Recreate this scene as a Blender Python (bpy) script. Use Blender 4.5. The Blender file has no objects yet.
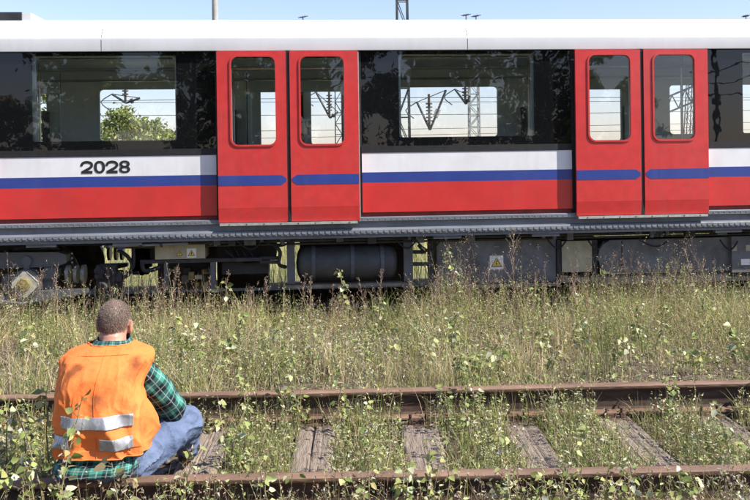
import bpy, bmesh, math, random
import numpy as np
from mathutils import Vector, Matrix, noise as mnoise
random.seed(7)
RNG = np.random.default_rng(11)
S = bpy.context.scene
C = S.collection
R = math.radians

# ------------------------------------------------------------------ camera
F_PX, CAM_Z, YAW, PITCH, ROLL, SHIFT = 922.8, 1.628, R(4.82), R(0.20), -0.0139, 94.0
cam_d = bpy.data.cameras.new('camera')
cam = bpy.data.objects.new('camera', cam_d); C.objects.link(cam)
cam_d.sensor_width = 36.0; cam_d.lens = 36.0 * F_PX / 750.0
cam_d.shift_y = -SHIFT / 750.0
cam_d.clip_start = 0.05; cam_d.clip_end = 3000
CAM_R = Matrix.Rotation(-YAW, 3, 'Z') @ Matrix.Rotation(R(90) - PITCH, 3, 'X') @ Matrix.Rotation(ROLL, 3, 'Z')
cam.location = (0, 0, CAM_Z)
cam.rotation_euler = CAM_R.to_euler()
S.camera = cam

def ray(px, py):
    return CAM_R @ Vector(((px - 375) / F_PX, (250 - py - SHIFT) / F_PX, -1.0))
def on_y(px, py, y):            # where a photo direction meets the upright plane y = const
    d = ray(px, py); t = y / d.y
    return Vector((d.x * t, y, CAM_Z + d.z * t))
def on_z(px, py, z):
    d = ray(px, py); t = (z - CAM_Z) / d.z
    return Vector((d.x * t, d.y * t, z))

# ------------------------------------------------------------------ sky and sun
SUN_EL, SUN_OFF = R(46), R(66)             # the sun stands behind the camera, well to the right
sun_dir = Vector((math.sin(SUN_OFF) * math.cos(SUN_EL), -math.cos(SUN_OFF) * math.cos(SUN_EL), math.sin(SUN_EL)))
W = bpy.data.worlds.new('World'); S.world = W; W.use_nodes = True
nt = W.node_tree
bg = nt.nodes['Background']
sky = nt.nodes.new('ShaderNodeTexSky'); sky.sky_type = 'NISHITA'
sky.sun_disc = False; sky.sun_elevation = SUN_EL
sky.sun_rotation = math.atan2(sun_dir.x, sun_dir.y)
sky.altitude = 100; sky.air_density = 1.0; sky.dust_density = 0.5; sky.ozone_density = 3.2
wb = nt.nodes.new('ShaderNodeMix'); wb.data_type = 'RGBA'; wb.blend_type = 'MULTIPLY'; wb.inputs[0].default_value = 1.0   # camera white balance, even over the whole sky
wb.inputs[7].default_value = (1.10, 0.95, 1.02, 1)
nt.links.new(sky.outputs[0], wb.inputs[6]); nt.links.new(wb.outputs[2], bg.inputs[0]); bg.inputs[1].default_value = 0.12
sun_l = bpy.data.lights.new('sun', 'SUN'); sun_l.energy = 5.0; sun_l.angle = R(0.55); sun_l.color = (1.0, 0.94, 0.84)
sun = bpy.data.objects.new('sun', sun_l); C.objects.link(sun)
sun.rotation_euler = (-sun_dir).to_track_quat('-Z', 'Y').to_euler()
sun.location = (20, -20, 25)
S.view_settings.view_transform = 'Standard'; S.view_settings.look = 'None'
S.view_settings.gamma = 1.0; S.view_settings.use_curve_mapping = False
S.view_settings.exposure = 0.82
S.render.engine = 'CYCLES'
S.cycles.use_denoising = True
S.cycles.max_bounces = 8; S.cycles.transparent_max_bounces = 12
S.cycles.sample_clamp_indirect = 6.0
S.render.filter_size = 1.6 if hasattr(S.render, 'filter_size') else 1.5

# ------------------------------------------------------------------ materials
MATS = {}
def mat(name, col, rough=0.6, var=0.12, scale=6.0, metal=0.0, spec=0.5, bump=0.0, bscale=40.0, coat=0.0, col2=None, stretch=(1, 1, 1), detail=6.0):
    """Principled material, colour broken up by object-space noise."""
    m = bpy.data.materials.new(name); m.use_nodes = True
    n = m.node_tree.nodes; l = m.node_tree.links
    p = n['Principled BSDF']
    p.inputs['Roughness'].default_value = rough; p.inputs['Metallic'].default_value = metal
    p.inputs['Specular IOR Level'].default_value = spec; p.inputs['Coat Weight'].default_value = coat
    p.inputs['Coat Roughness'].default_value = 0.12
    tc = n.new('ShaderNodeTexCoord'); mp = n.new('ShaderNodeMapping'); mp.inputs['Scale'].default_value = stretch
    l.new(tc.outputs['Object'], mp.inputs[0])
    nz = n.new('ShaderNodeTexNoise'); nz.inputs['Scale'].default_value = scale; nz.inputs['Detail'].default_value = detail
    nz.inputs['Roughness'].default_value = 0.62
    l.new(mp.outputs[0], nz.inputs['Vector'])
    cr = n.new('ShaderNodeValToRGB')
    c2 = col2 if col2 else tuple(c * (1 - var * 2) for c in col)
    c1 = col if col2 else tuple(min(1, c * (1 + var)) for c in col)
    cr.color_ramp.elements[0].position = 0.33; cr.color_ramp.elements[0].color = (*c2, 1)
    cr.color_ramp.elements[1].position = 0.67; cr.color_ramp.elements[1].color = (*c1, 1)
    l.new(nz.outputs[0], cr.inputs[0]); l.new(cr.outputs[0], p.inputs['Base Color'])
    if bump:
        nb = n.new('ShaderNodeTexNoise'); nb.inputs['Scale'].default_value = bscale; nb.inputs['Detail'].default_value = 5
        l.new(mp.outputs[0], nb.inputs['Vector'])
        b = n.new('ShaderNodeBump'); b.inputs['Strength'].default_value = bump; b.inputs['Distance'].default_value = 0.02
        l.new(nb.outputs[0], b.inputs['Height']); l.new(b.outputs[0], p.inputs['Normal'])
    MATS[name] = m
    return m

def plant_mat(name, rough=0.5, trans=0.3, spec=0.5):
    """Leaf/blade material: colour from the per-piece attribute, with light passing through."""
    m = bpy.data.materials.new(name); m.use_nodes = True
    n = m.node_tree.nodes; l = m.node_tree.links
    p = n['Principled BSDF']; p.inputs['Roughness'].default_value = rough
    p.inputs['Specular IOR Level'].default_value = spec
    a = n.new('ShaderNodeAttribute'); a.attribute_name = 'Col'
    l.new(a.outputs['Color'], p.inputs['Base Color'])
    t = n.new('ShaderNodeBsdfTranslucent'); l.new(a.outputs['Color'], t.inputs[0])
    mx = n.new('ShaderNodeMixShader'); mx.inputs[0].default_value = trans
    l.new(p.outputs[0], mx.inputs[1]); l.new(t.outputs[0], mx.inputs[2])
    l.new(mx.outputs[0], n['Material Output'].inputs[0])
    MATS[name] = m
    return m

def glass_mat(name, tint, ior=1.6, black=False):
    m = bpy.data.materials.new(name); m.use_nodes = True
    n = m.node_tree.nodes; l = m.node_tree.links
    n.remove(n['Principled BSDF'])
    g = n.new('ShaderNodeBsdfGlossy'); g.inputs['Roughness'].default_value = 0.012; g.inputs[0].default_value = (0.95, 0.97, 1, 1)
    if black:
        t = n.new('ShaderNodeBsdfDiffuse'); t.inputs[0].default_value = (*tint, 1)
    else:
        t = n.new('ShaderNodeBsdfTransparent'); t.inputs[0].default_value = (*tint, 1)
    tc = n.new('ShaderNodeTexCoord')
    nz = n.new('ShaderNodeTexNoise'); nz.inputs['Scale'].default_value = 2.6; nz.inputs['Detail'].default_value = 2.5
    l.new(tc.outputs['Object'], nz.inputs['Vector'])
    b = n.new('ShaderNodeBump'); b.inputs['Strength'].default_value = 0.022; b.inputs['Distance'].default_value = 0.05
    l.new(nz.outputs[0], b.inputs['Height']); l.new(b.outputs[0], g.inputs['Normal'])
    f = n.new('ShaderNodeFresnel'); f.inputs['IOR'].default_value = ior
    mx = n.new('ShaderNodeMixShader'); l.new(f.outputs[0], mx.inputs[0]); l.new(t.outputs[0], mx.inputs[1]); l.new(g.outputs[0], mx.inputs[2])
    l.new(mx.outputs[0], n['Material Output'].inputs[0])
    MATS[name] = m
    return m

mat('red_paint', (0.56, 0.030, 0.030), 0.32, 0.06, 3.0, coat=0.25, bump=0.02, bscale=2.0)
mat('door_red', (0.56, 0.034, 0.033), 0.36, 0.06, 9.0, coat=0.2, bump=0.015, bscale=3.0)
mat('dark_red', (0.20, 0.016, 0.014), 0.5, 0.2, 8.0)
mat('blue_paint', (0.024, 0.050, 0.25), 0.34, 0.06, 3.0, coat=0.2)
mat('white_paint', (0.72, 0.72, 0.74), 0.32, 0.04, 3.0, coat=0.2)
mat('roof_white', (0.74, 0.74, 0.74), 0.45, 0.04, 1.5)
mat('roof_white_shaded', (0.50, 0.51, 0.52), 0.4, 0.04, 1.5)  # roof white greyed down: weaker light on the upright band put into colour
mat('grey_metal', (0.105, 0.110, 0.118), 0.45, 0.15, 4.0, spec=0.5)
mat('skirt_grey', (0.15, 0.165, 0.19), 0.4, 0.14, 3.0, stretch=(0.6, 3, 3))
mat('worn_grey', (0.30, 0.31, 0.33), 0.35, 0.15, 9.0, metal=0.5)
mat('aluminium', (0.55, 0.55, 0.53), 0.42, 0.12, 20.0, metal=0.6)
mat('box_grey', (0.165, 0.172, 0.175), 0.6, 0.12, 4.0, bump=0.03, bscale=6, col2=(0.085, 0.082, 0.076))
mat('skirt_light', (0.20, 0.215, 0.24), 0.4, 0.14, 5.0)
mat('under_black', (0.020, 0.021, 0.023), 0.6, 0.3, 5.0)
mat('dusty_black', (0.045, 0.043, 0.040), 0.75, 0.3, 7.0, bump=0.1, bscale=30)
mat('cream_box', (0.40, 0.36, 0.23), 0.55, 0.12, 6.0)
mat('ochre_part', (0.36, 0.27, 0.10), 0.6, 0.25, 20.0)
mat('rubber', (0.012, 0.012, 0.013), 0.6, 0.3, 20.0)
mat('axle_cap', (0.52, 0.50, 0.42), 0.45, 0.2, 14.0, metal=0.3)
mat('brass', (0.42, 0.34, 0.13), 0.4, 0.25, 30.0, metal=0.5)
mat('wheel_steel', (0.10, 0.085, 0.07), 0.55, 0.3, 10.0, metal=0.4)
mat('spring_steel', (0.28, 0.27, 0.24), 0.4, 0.2, 20.0, metal=0.4)
mat('sign_white', (0.75, 0.75, 0.70), 0.5, 0.04, 10)
mat('sign_yellow', (0.70, 0.50, 0.03), 0.5, 0.06, 10)
mat('sign_black', (0.015, 0.015, 0.015), 0.5, 0.1, 10)
mat('lining', (0.68, 0.75, 0.71), 0.55, 0.05, 4.0)
mat('ceiling_lining', (0.74, 0.81, 0.77), 0.6, 0.05, 3.0)
mat('car_floor', (0.30, 0.30, 0.29), 0.6, 0.1, 9.0)
mat('seat_blue', (0.04, 0.06, 0.16), 0.8, 0.2, 20.0)
mat('steel_pole', (0.5, 0.5, 0.48), 0.3, 0.05, 9, metal=0.8)
glass_mat('window_glass', (0.90, 0.93, 0.95), 1.66)
glass_mat('frit_glass', (0.006, 0.007, 0.008), 1.46, True)

def streaks(name, amt, dirt=(0.10, 0.085, 0.07)):
    m = MATS[name]; n = m.node_tree.nodes; l = m.node_tree.links; p = n['Principled BSDF']
    src = p.inputs['Base Color'].links[0].from_socket
    tc = n.new('ShaderNodeTexCoord'); mp = n.new('ShaderNodeMapping'); mp.inputs['Scale'].default_value = (14, 14, 1.3); l.new(tc.outputs['Object'], mp.inputs[0])
    a = n.new('ShaderNodeTexNoise'); a.inputs['Scale'].default_value = 1.0; a.inputs['Detail'].default_value = 6; l.new(mp.outputs[0], a.inputs['Vector'])
    b = n.new('ShaderNodeTexNoise'); b.inputs['Scale'].default_value = 1.1; b.inputs['Detail'].default_value = 3; l.new(tc.outputs['Object'], b.inputs['Vector'])
    k = n.new('ShaderNodeMath'); k.operation = 'MULTIPLY'; l.new(a.outputs[0], k.inputs[0]); l.new(b.outputs[0], k.inputs[1])
    r = n.new('ShaderNodeMapRange'); r.inputs[1].default_value = .22; r.inputs[2].default_value = .48; r.inputs[3].default_value = 0; r.inputs[4].default_value = amt; l.new(k.outputs[0], r.inputs[0])
    x = n.new('ShaderNodeMix'); x.data_type = 'RGBA'; l.new(r.outputs[0], x.inputs[0]); l.new(src, x.inputs[6]); x.inputs[7].default_value = (*dirt, 1); l.new(x.outputs[2], p.inputs['Base Color'])
    q = n.new('ShaderNodeMath'); q.operation = 'ADD'; q.inputs[1].default_value = p.inputs['Roughness'].default_value; l.new(r.outputs[0], q.inputs[0]); l.new(q.outputs[0], p.inputs['Roughness'])
for nm_, am_ in (('red_paint', .12), ('door_red', .14), ('white_paint', .14), ('blue_paint', .14), ('roof_white_shaded', .10), ('skirt_grey', .5), ('box_grey', .6), ('cream_box', .4)): streaks(nm_, am_)
mat('rail_rust', (0.25, 0.155, 0.105), 0.6, 0.2, 14.0, spec=0.4, bump=0.25, bscale=60, col2=(0.135, 0.083, 0.057), stretch=(0.25, 1, 1))
mat('tank_grey', (0.075, 0.078, 0.080), 0.6, 0.15, 5.0, bump=0.05, bscale=12, col2=(0.045, 0.043, 0.040))
mat('rust_web_shaded', (0.075, 0.046, 0.034), 0.9, 0.3, 14.0, bump=0.2, bscale=60, stretch=(0.3, 1, 1))  # web rust, its colour darkened to stand in for the rail head's shadow
mat('rust_dark', (0.11, 0.066, 0.046), 0.85, 0.3, 25.0, bump=0.3, bscale=70)
mat('timber_old', (0.31, 0.25, 0.195), 0.85, 0.2, 9.0, bump=0.6, bscale=26, col2=(0.14, 0.108, 0.084), stretch=(7, 0.7, 3), detail=9)
mat('soil', (0.15, 0.115, 0.08), 0.95, 0.2, 5.0, bump=0.8, bscale=45, col2=(0.055, 0.04, 0.028), detail=10)
mat('ballast_stone', (0.20, 0.17, 0.145), 0.9, 0.25, 12.0, bump=0.3, bscale=40)
mat('far_meadow', (0.24, 0.24, 0.10), 0.95, 0.2, 0.9, bump=0.4, bscale=8, col2=(0.13, 0.14, 0.05))
mat('bark', (0.10, 0.080, 0.062), 0.9, 0.3, 8.0, bump=0.5, bscale=20)
mat('mast_dark', (0.055, 0.058, 0.062), 0.6, 0.2, 3.0)
mat('mast_pale', (0.38, 0.37, 0.36), 0.7, 0.1, 3.0)
mat('ceramic', (0.09, 0.06, 0.05), 0.3, 0.1, 8)
plant_mat('grass_blade', 0.55, 0.28, 0.35)
plant_mat('leaf', 0.42, 0.28, 0.5)
plant_mat('tree_leaf', 0.5, 0.25, 0.4)
plant_mat('stalk', 0.7, 0.0, 0.3)

# ------------------------------------------------------------------ helpers
def tag(o, label=None, cat=None, group=None, kind=None):
    if label: o['label'] = label
    if cat: o['category'] = cat
    if group: o['group'] = group
    if kind: o['kind'] = kind
    return o
def empty(name, loc=(0, 0, 0), rz=0, label=None, cat=None, group=None):
    o = bpy.data.objects.new(name, None); C.objects.link(o)
    o.location = loc; o.rotation_euler = (0, 0, rz); o.empty_display_size = 0.2
    tag(o, label, cat, group)
    return o
def link(name, me, mats, parent=None):
    o = bpy.data.objects.new(name, me); C.objects.link(o)
    for m in ([mats] if isinstance(mats, str) else mats):
        me.materials.append(MATS[m])
    if parent is not None: o.parent = parent
    return o
def obj(name, bm, mats, parent=None, smooth=False, bevel=0.0):
    if bevel:
        es = [e for e in bm.edges if len(e.link_faces) == 2 and e.calc_face_angle(0) > 0.6]
        bmesh.ops.bevel(bm, geom=es, offset=bevel, segments=2, affect='EDGES', clamp_overlap=True)
    bmesh.ops.recalc_face_normals(bm, faces=bm.faces)
    me = bpy.data.meshes.new(name); bm.to_mesh(me); bm.free()
    if smooth:
        me.polygons.foreach_set('use_smooth', np.ones(len(me.polygons), bool))
        try: me.set_sharp_from_angle(angle=R(38))
        except Exception: pass
    return link(name, me, mats, parent)
def box(bm, x0, x1, y0, y1, z0, z1, mi=0):
    v = [bm.verts.new((x, y, z)) for x in (x0, x1) for y in (y0, y1) for z in (z0, z1)]
    for f in ((0, 1, 3, 2), (4, 6, 7, 5), (0, 4, 5, 1), (2, 3, 7, 6), (0, 2, 6, 4), (1, 5, 7, 3)):
        bm.faces.new([v[i] for i in f]).material_index = mi
    return v
def NB(): return bmesh.new()
def cyl(bm, p0, p1, r0, r1=None, n=12, cap=True, mi=0):
    p0, p1 = Vector(p0), Vector(p1); r1 = r0 if r1 is None else r1
    d = (p1 - p0).normalized(); q = d.to_track_quat('Z', 'Y').to_matrix()
    a = [bm.verts.new(p0 + q @ Vector((r0 * math.cos(2 * math.pi * i / n), r0 * math.sin(2 * math.pi * i / n), 0))) for i in range(n)]
    b = [bm.verts.new(p1 + q @ Vector((r1 * math.cos(2 * math.pi * i / n), r1 * math.sin(2 * math.pi * i / n), 0))) for i in range(n)]
    for i in range(n):
        bm.faces.new((a[i], a[(i + 1) % n], b[(i + 1) % n], b[i])).material_index = mi
    if cap:
        bm.faces.new(a[::-1]).material_index = mi; bm.faces.new(b).material_index = mi
def tube(bm, pts, rad, n=8, closed_ends=True, uv=None, squash=None):
    """Swept tube through points; rad a number or list. uv: layer for (around, along)."""
    pts = [Vector(p) for p in pts]; m = len(pts)
    rad = [rad] * m if isinstance(rad, (int, float)) else rad
    up = None; rings = []; L = 0.0; Ls = []
    for i, p in enumerate(pts):
        d = (pts[min(i + 1, m - 1)] - pts[max(i - 1, 0)]).normalized()
        if up is None:
            up = Vector((0, 0, 1)) if abs(d.z) < 0.9 else Vector((1, 0, 0))
        s = d.cross(up).normalized(); up = s.cross(d).normalized()
        if i: L += (p - pts[i - 1]).length
        Ls.append(L)
        rings.append([bm.verts.new(p + (s * math.cos(2 * math.pi * k / n) + up * math.sin(2 * math.pi * k / n)) * rad[i]) for k in range(n)])
    for i in range(m - 1):
        for k in range(n):
            f = bm.faces.new((rings[i][k], rings[i][(k + 1) % n], rings[i + 1][(k + 1) % n], rings[i + 1][k]))
            if uv is not None:
                c = 2 * math.pi * 0.06
                for lp, (kk, ii) in zip(f.loops, ((k, i), (k + 1, i), (k + 1, i + 1), (k, i + 1))):
                    lp[uv].uv = (kk / n * c, Ls[ii])
    if closed_ends:
        bm.faces.new(rings[0][::-1]); bm.faces.new(rings[-1])
    return rings
def smooth_path(pts, k=6):
    """Catmull-Rom through points."""
    P = [Vector(p) for p in pts]; out = []
    for i in range(len(P) - 1):
        a, b, c, d = P[max(i - 1, 0)], P[i], P[i + 1], P[min(i + 2, len(P) - 1)]
        for j in range(k):
            t = j / k
            out.append(0.5 * ((2 * b) + (c - a) * t + (2 * a - 5 * b + 4 * c - d) * t * t + (3 * b - a - 3 * c + d) * t ** 3))
    out.append(P[-1]); return out
def rrect(x0, x1, z0, z1, r, n=6):
    """Rounded rectangle loop in (x, z)."""
    out = []
    for cx, cz, a0 in ((x1 - r, z1 - r, 0), (x0 + r, z1 - r, 90), (x0 + r, z0 + r, 180), (x1 - r, z0 + r, 270)):
        for i in range(n + 1):
            a = R(a0 + 90 * i / n); out.append((cx + r * math.cos(a), cz + r * math.sin(a)))
    return out
def plate(bm, outer, holes, y0, y1, mi=0):
    """Flat plate in the xz plane with holes, solid between y0 and y1."""
    es = []; loops = []
    for lp in [outer] + holes:
        vs = [bm.verts.new((x, y0, z)) for x, z in lp]; loops.append(vs)
        es += [bm.edges.new((vs[i], vs[(i + 1) % len(vs)])) for i in range(len(vs))]
    r = bmesh.ops.triangle_fill(bm, use_beauty=True, use_dissolve=False, edges=es)
    fs = [g for g in r['geom'] if isinstance(g, bmesh.types.BMFace)]
    vm = {}
    for vs in loops:
        for v in vs: vm[v] = bm.verts.new((v.co.x, y1, v.co.z))
    for f in fs:
        f.material_index = mi
        bm.faces.new([vm[v] for v in f.verts][::-1]).material_index = mi
    for vs in loops:
        for i in range(len(vs)):
            a, b = vs[i], vs[(i + 1) % len(vs)]
            bm.faces.new((a, b, vm[b], vm[a])).material_index = mi
def ring_frame(bm, l0, l1, y0, y1):
    """Solid ring between two matching xz loops."""
    n = len(l0)
    A = [bm.verts.new((x, y0, z)) for x, z in l0]; B = [bm.verts.new((x, y0, z)) for x, z in l1]
    A2 = [bm.verts.new((x, y1, z)) for x, z in l0]; B2 = [bm.verts.new((x, y1, z)) for x, z in l1]
    for i in range(n):
        j = (i + 1) % n
        for q in ((A[i], A[j], B[j], B[i]), (A2[j], A2[i], B2[i], B2[j]), (A[j], A[i], A2[i], A2[j]), (B[i], B[j], B2[j], B2[i])):
            bm.faces.new(q)
def extrude_profile(bm, prof, x0, x1, closed=True, mis=None):
    """Profile of (y, z) points swept along x."""
    a = [bm.verts.new((x0, y, z)) for y, z in prof]; b = [bm.verts.new((x1, y, z)) for y, z in prof]
    n = len(prof)
    for i in range(n if closed else n - 1):
        f = bm.faces.new((a[i], a[(i + 1) % n], b[(i + 1) % n], b[i]))
        if mis: f.material_index = mis[i]
    if closed:
        bm.faces.new(a[::-1]); bm.faces.new(b)

# ------------------------------------------------------------------ layout of the place
YN = 10.4                      # near side wall of the metro car
HALF = 1.36; YC = YN + HALF
TRAIN_RAIL = -0.20             # rail top under the car; that track lies lower than the overgrown siding
TA = -0.0624                   # the siding runs at a slight angle to the car
TC_, TS_ = math.cos(TA), math.sin(TA)
LY_N = 4.189; GAUGE = 1.5
def TW(lx, ly, z=0.0): return Vector((lx * TC_ - ly * TS_, lx * TS_ + ly * TC_, z))
def to_track(x, y): return x * TC_ + y * TS_, -x * TS_ + y * TC_
SLEEPERS = [(-0.846 + 0.60 * i) for i in range(-6, 10)]

def wave_noise(x, y, seed, scale):
    r = np.random.default_rng(seed); v = 0
    for k in range(7):
        a = r.uniform(0, 2 * math.pi); f = scale * r.uniform(0.6, 2.2); ph = r.uniform(0, 6.3)
        v = v + np.sin((x * math.cos(a) + y * math.sin(a)) * f + ph)
    return v / 3.0
def ground_z(x, y):
    x = np.asarray(x, float); y = np.asarray(y, float)
    t = np.clip((y - 8.7) / 1.9, 0, 1); t = t * t * (3 - 2 * t)
    z = -0.045 - 0.33 * t
    near = np.exp(-((x / 14) ** 2)) * np.exp(-(((y - 6) / 10) ** 2))
    z = z + near * (0.022 * wave_noise(x, y, 3, 2.4) + 0.010 * wave_noise(x, y, 4, 9.0))
    far = np.clip((np.hypot(x, y - 8) - 25) / 200, 0, 1)
    return z + far * 0.8 * wave_noise(x, y, 9, 0.02)

def axis(lo, hi, step, reach):
    a = list(np.arange(lo, hi + step * 0.5, step)); s = step; v = a[-1]
    while v < reach: s *= 1.35; v += s; a.append(v)
    s = step; v = a[0]; pre = []
    while v > -reach: s *= 1.35; v -= s; pre.append(v)
    return np.array(pre[::-1] + a)
gx = axis(-8, 9, 0.11, 1200); gy = axis(2.0, 18, 0.11, 1500)
GX, GY = np.meshgrid(gx, gy); GZ = ground_z(GX, GY)
nx, ny = len(gx), len(gy)
idx = np.arange(nx * ny).reshape(ny, nx)
gf = np.stack([idx[:-1, :-1], idx[:-1, 1:], idx[1:, 1:], idx[1:, :-1]], -1).reshape(-1, 4)
def np_mesh(name, verts, quads, smooth=True, col=None):
    me = bpy.data.meshes.new(name); nv, nf = len(verts), len(quads); k = quads.shape[1]
    me.vertices.add(nv); me.vertices.foreach_set('co', np.ascontiguousarray(verts, np.float32).ravel())
    me.loops.add(nf * k); me.loops.foreach_set('vertex_index', np.ascontiguousarray(quads, np.int32).ravel())
    me.polygons.add(nf); me.polygons.foreach_set('loop_start', np.arange(0, nf * k, k, dtype=np.int32))
    me.polygons.foreach_set('loop_total', np.full(nf, k, np.int32))
    me.update(calc_edges=True)
    if smooth: me.polygons.foreach_set('use_smooth', np.ones(nf, bool))
    if col is not None:
        a = me.color_attributes.new('Col', 'FLOAT_COLOR', 'POINT')
        a.data.foreach_set('color', np.concatenate([col, np.ones((nv, 1))], 1).astype(np.float32).ravel())
    return me
ground_me = np_mesh('ground', np.stack([GX, GY, GZ], -1).reshape(-1, 3), gf)
ground = link('ground', ground_me, ['soil', 'far_meadow']); tag(ground, kind='structure')
fc = np.zeros(len(gf), np.int32)
cy_ = GY[:-1, :-1].ravel(); cx_ = GX[:-1, :-1].ravel()
fc[(cy_ > 14.5) | (cy_ < -3) | (np.abs(cx_) > 13)] = 1
ground_me.polygons.foreach_set('material_index', fc)

# ------------------------------------------------------------------ rails and sleepers
RAIL_P = [(-.075, 0), (.075, 0), (.075, .009), (.020, .019), (.0085, .032), (.0085, .125), (.030, .138), (.036, .146), (.036, .163), (.028, .171), (.010, .1735),
          (-.010, .1735), (-.028, .171), (-.036, .163), (-.036, .146), (-.030, .138), (-.0085, .125), (-.0085, .032), (-.020, .019), (-.075, .009)]
def rail(ly, x0, x1, label, frame, zb=0.0, matname='rail_rust', group=None):
    bm = NB(); n = 40 if frame == 'siding' else 4
    # head polished edge is geometry; tiny uneven line so that the old siding is not ruler straight
    rings = []
    for i in range(n + 1):
        x = x0 + (x1 - x0) * i / n
        dy = 0.004 * math.sin(x * 0.9 + ly) if frame == 'siding' else 0
        dz = 0.004 * math.sin(x * 1.3 + ly * 2) if frame == 'siding' else 0
        if frame == 'siding': rings.append([bm.verts.new(TW(x, ly + dy + p, zb + q + dz)) for p, q in RAIL_P])
        else: rings.append([bm.verts.new((x, ly + p, zb + q)) for p, q in RAIL_P])
    m = len(RAIL_P)
    for i in range(n):
        for k in range(m):
            f_ = bm.faces.new((rings[i][k], rings[i][(k + 1) % m], rings[i + 1][(k + 1) % m], rings[i + 1][k]))
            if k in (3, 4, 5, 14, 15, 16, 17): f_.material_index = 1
    bm.faces.new(rings[0]); bm.faces.new(rings[-1][::-1])
    o = obj('rail', bm, [matname, 'rust_web_shaded'], smooth=True)
    return tag(o, label, 'rail', group)
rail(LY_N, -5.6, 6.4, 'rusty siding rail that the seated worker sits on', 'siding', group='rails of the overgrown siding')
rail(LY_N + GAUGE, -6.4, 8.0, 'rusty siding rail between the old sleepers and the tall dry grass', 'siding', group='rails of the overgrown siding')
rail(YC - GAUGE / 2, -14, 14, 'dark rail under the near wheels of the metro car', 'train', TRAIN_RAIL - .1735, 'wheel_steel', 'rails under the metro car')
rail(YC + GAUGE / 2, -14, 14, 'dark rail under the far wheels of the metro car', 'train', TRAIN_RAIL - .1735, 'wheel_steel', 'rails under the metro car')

def weathered_beam(L, Wd, H, seed):
    """Old sleeper: gridded top with worn edges, splits and sagging corners; lies along y."""
    rr = random.Random(seed); bm = NB()
    nxs, nys = 26, 44
    cracks = [(rr.uniform(-.35, .35) * Wd, rr.uniform(-.5, .1) * L, rr.uniform(.4, .9) * L, rr.uniform(.003, .010)) for _ in range(4)]
    top = []
    for j in range(nys + 1):
        row = []
        for i in range(nxs + 1):
            x = (i / nxs - .5) * Wd; y = (j / nys - .5) * L
            e = min(1, (Wd / 2 - abs(x)) / 0.025); ey = min(1, (L / 2 - abs(y)) / 0.03)
            z = -0.016 * (1 - e) ** 2 - 0.02 * (1 - ey) ** 2
            z += 0.005 * mnoise.noise(Vector((x * 30, y * 5, seed))) + 0.004 * mnoise.noise(Vector((x * 70, y * 9, seed + 5)))
            for cx, c0, cl, dp in cracks:
                w = cx + 0.012 * mnoise.noise(Vector((y * 3, cx * 40, seed)))
                if c0 < y < c0 + cl and abs(x - w) < Wd / nxs * 0.62: z -= dp
            xx = x + (0.008 * mnoise.noise(Vector((y * 4, seed, math.copysign(3, x)))) if abs(x) > Wd * .45 else 0)
            row.append(bm.verts.new((xx, y, z)))
        top.append(row)
    for j in range(nys):
        for i in range(nxs):
            bm.faces.new((top[j][i], top[j][i + 1], top[j + 1][i + 1], top[j + 1][i]))
    per = [top[0][i] for i in range(nxs + 1)] + [top[j][nxs] for j in range(1, nys + 1)] + [top[nys][i] for i in range(nxs - 1, -1, -1)] + [top[j][0] for j in range(nys - 1, 0, -1)]
    low = [bm.verts.new((v.co.x, v.co.y, -H)) for v in per]
    for i in range(len(per)):
        j = (i + 1) % len(per); bm.faces.new((per[j], per[i], low[i], low[j]))
    bm.faces.new(low)
    return bm
plate_bm = NB(); box(plate_bm, -.085, .085, -.17, .17, -0.004, .003)
for sy in (-1, 1): box(plate_bm, -.07, .07, sy * .092 - .010, sy * .092 + .010, .003, .022)
bmesh.ops.recalc_face_normals(plate_bm, faces=plate_bm.faces)
plate_me = bpy.data.meshes.new('base_plate'); plate_bm.to_mesh(plate_me); plate_bm.free(); plate_me.materials.append(MATS['rust_dark'])
bolt_bm = NB(); cyl(bolt_bm, (0, 0, 0), (0, 0, .03), .017, n=6); cyl(bolt_bm, (0, 0, .03), (0, 0, .06), .010, n=8)
box(bolt_bm, -.03, .03, -.026, .012, -.002, .010)
bolt_me = bpy.data.meshes.new('rail_bolt'); bmesh.ops.recalc_face_normals(bolt_bm, faces=bolt_bm.faces); bolt_bm.to_mesh(bolt_me); bolt_bm.free(); bolt_me.materials.append(MATS['rust_dark'])
for i, lx in enumerate(SLEEPERS):
    t = empty('sleeper', TW(lx + random.uniform(-.012, .012), LY_N + GAUGE / 2 + random.uniform(-.04, .04), random.uniform(-.012, .0)),
              TA + random.uniform(-.012, .012))
    lab = 'weathered grey split timber sleeper under the overgrown siding rails'
    if 6 < i < 13: lab = 'weathered split timber sleeper, %s after the one at the worker\'s blue knee' % ('first', 'second', 'third', 'fourth', 'fifth', 'sixth')[i - 7]
    if i == 6: lab = "weathered timber sleeper right beside the worker's blue knee"
    tag(t, lab, 'sleeper', 'timber sleepers of the siding')
    b = weathered_beam(2.55, 0.225, 0.15, i * 3.1 + 1)
    obj('timber', b, 'timber_old', t, smooth=True)
    for sy in (-1, 1):
        p = bpy.data.objects.new('base_plate', plate_me); C.objects.link(p); p.parent = t; p.location = (0, sy * GAUGE / 2, -.002)
        for k in (-1, 1):
            for s2 in (-1, 1):
                q = bpy.data.objects.new('rail_bolt', bolt_me); C.objects.link(q); q.parent = p
                q.location = (k * .048, s2 * .108, .003); q.rotation_euler = (0, 0, math.pi if s2 < 0 else 0)
# sleepers of the running line: only their ends show between the weeds
for i in range(26):
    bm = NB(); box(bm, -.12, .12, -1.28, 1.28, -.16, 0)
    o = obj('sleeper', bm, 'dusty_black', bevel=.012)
    o.location = (-8.2 + i * .66, YC, TRAIN_RAIL - .1745)
    tag(o, 'dark sleeper in the shade under the metro car', 'sleeper', 'sleepers under the metro car')

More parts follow.
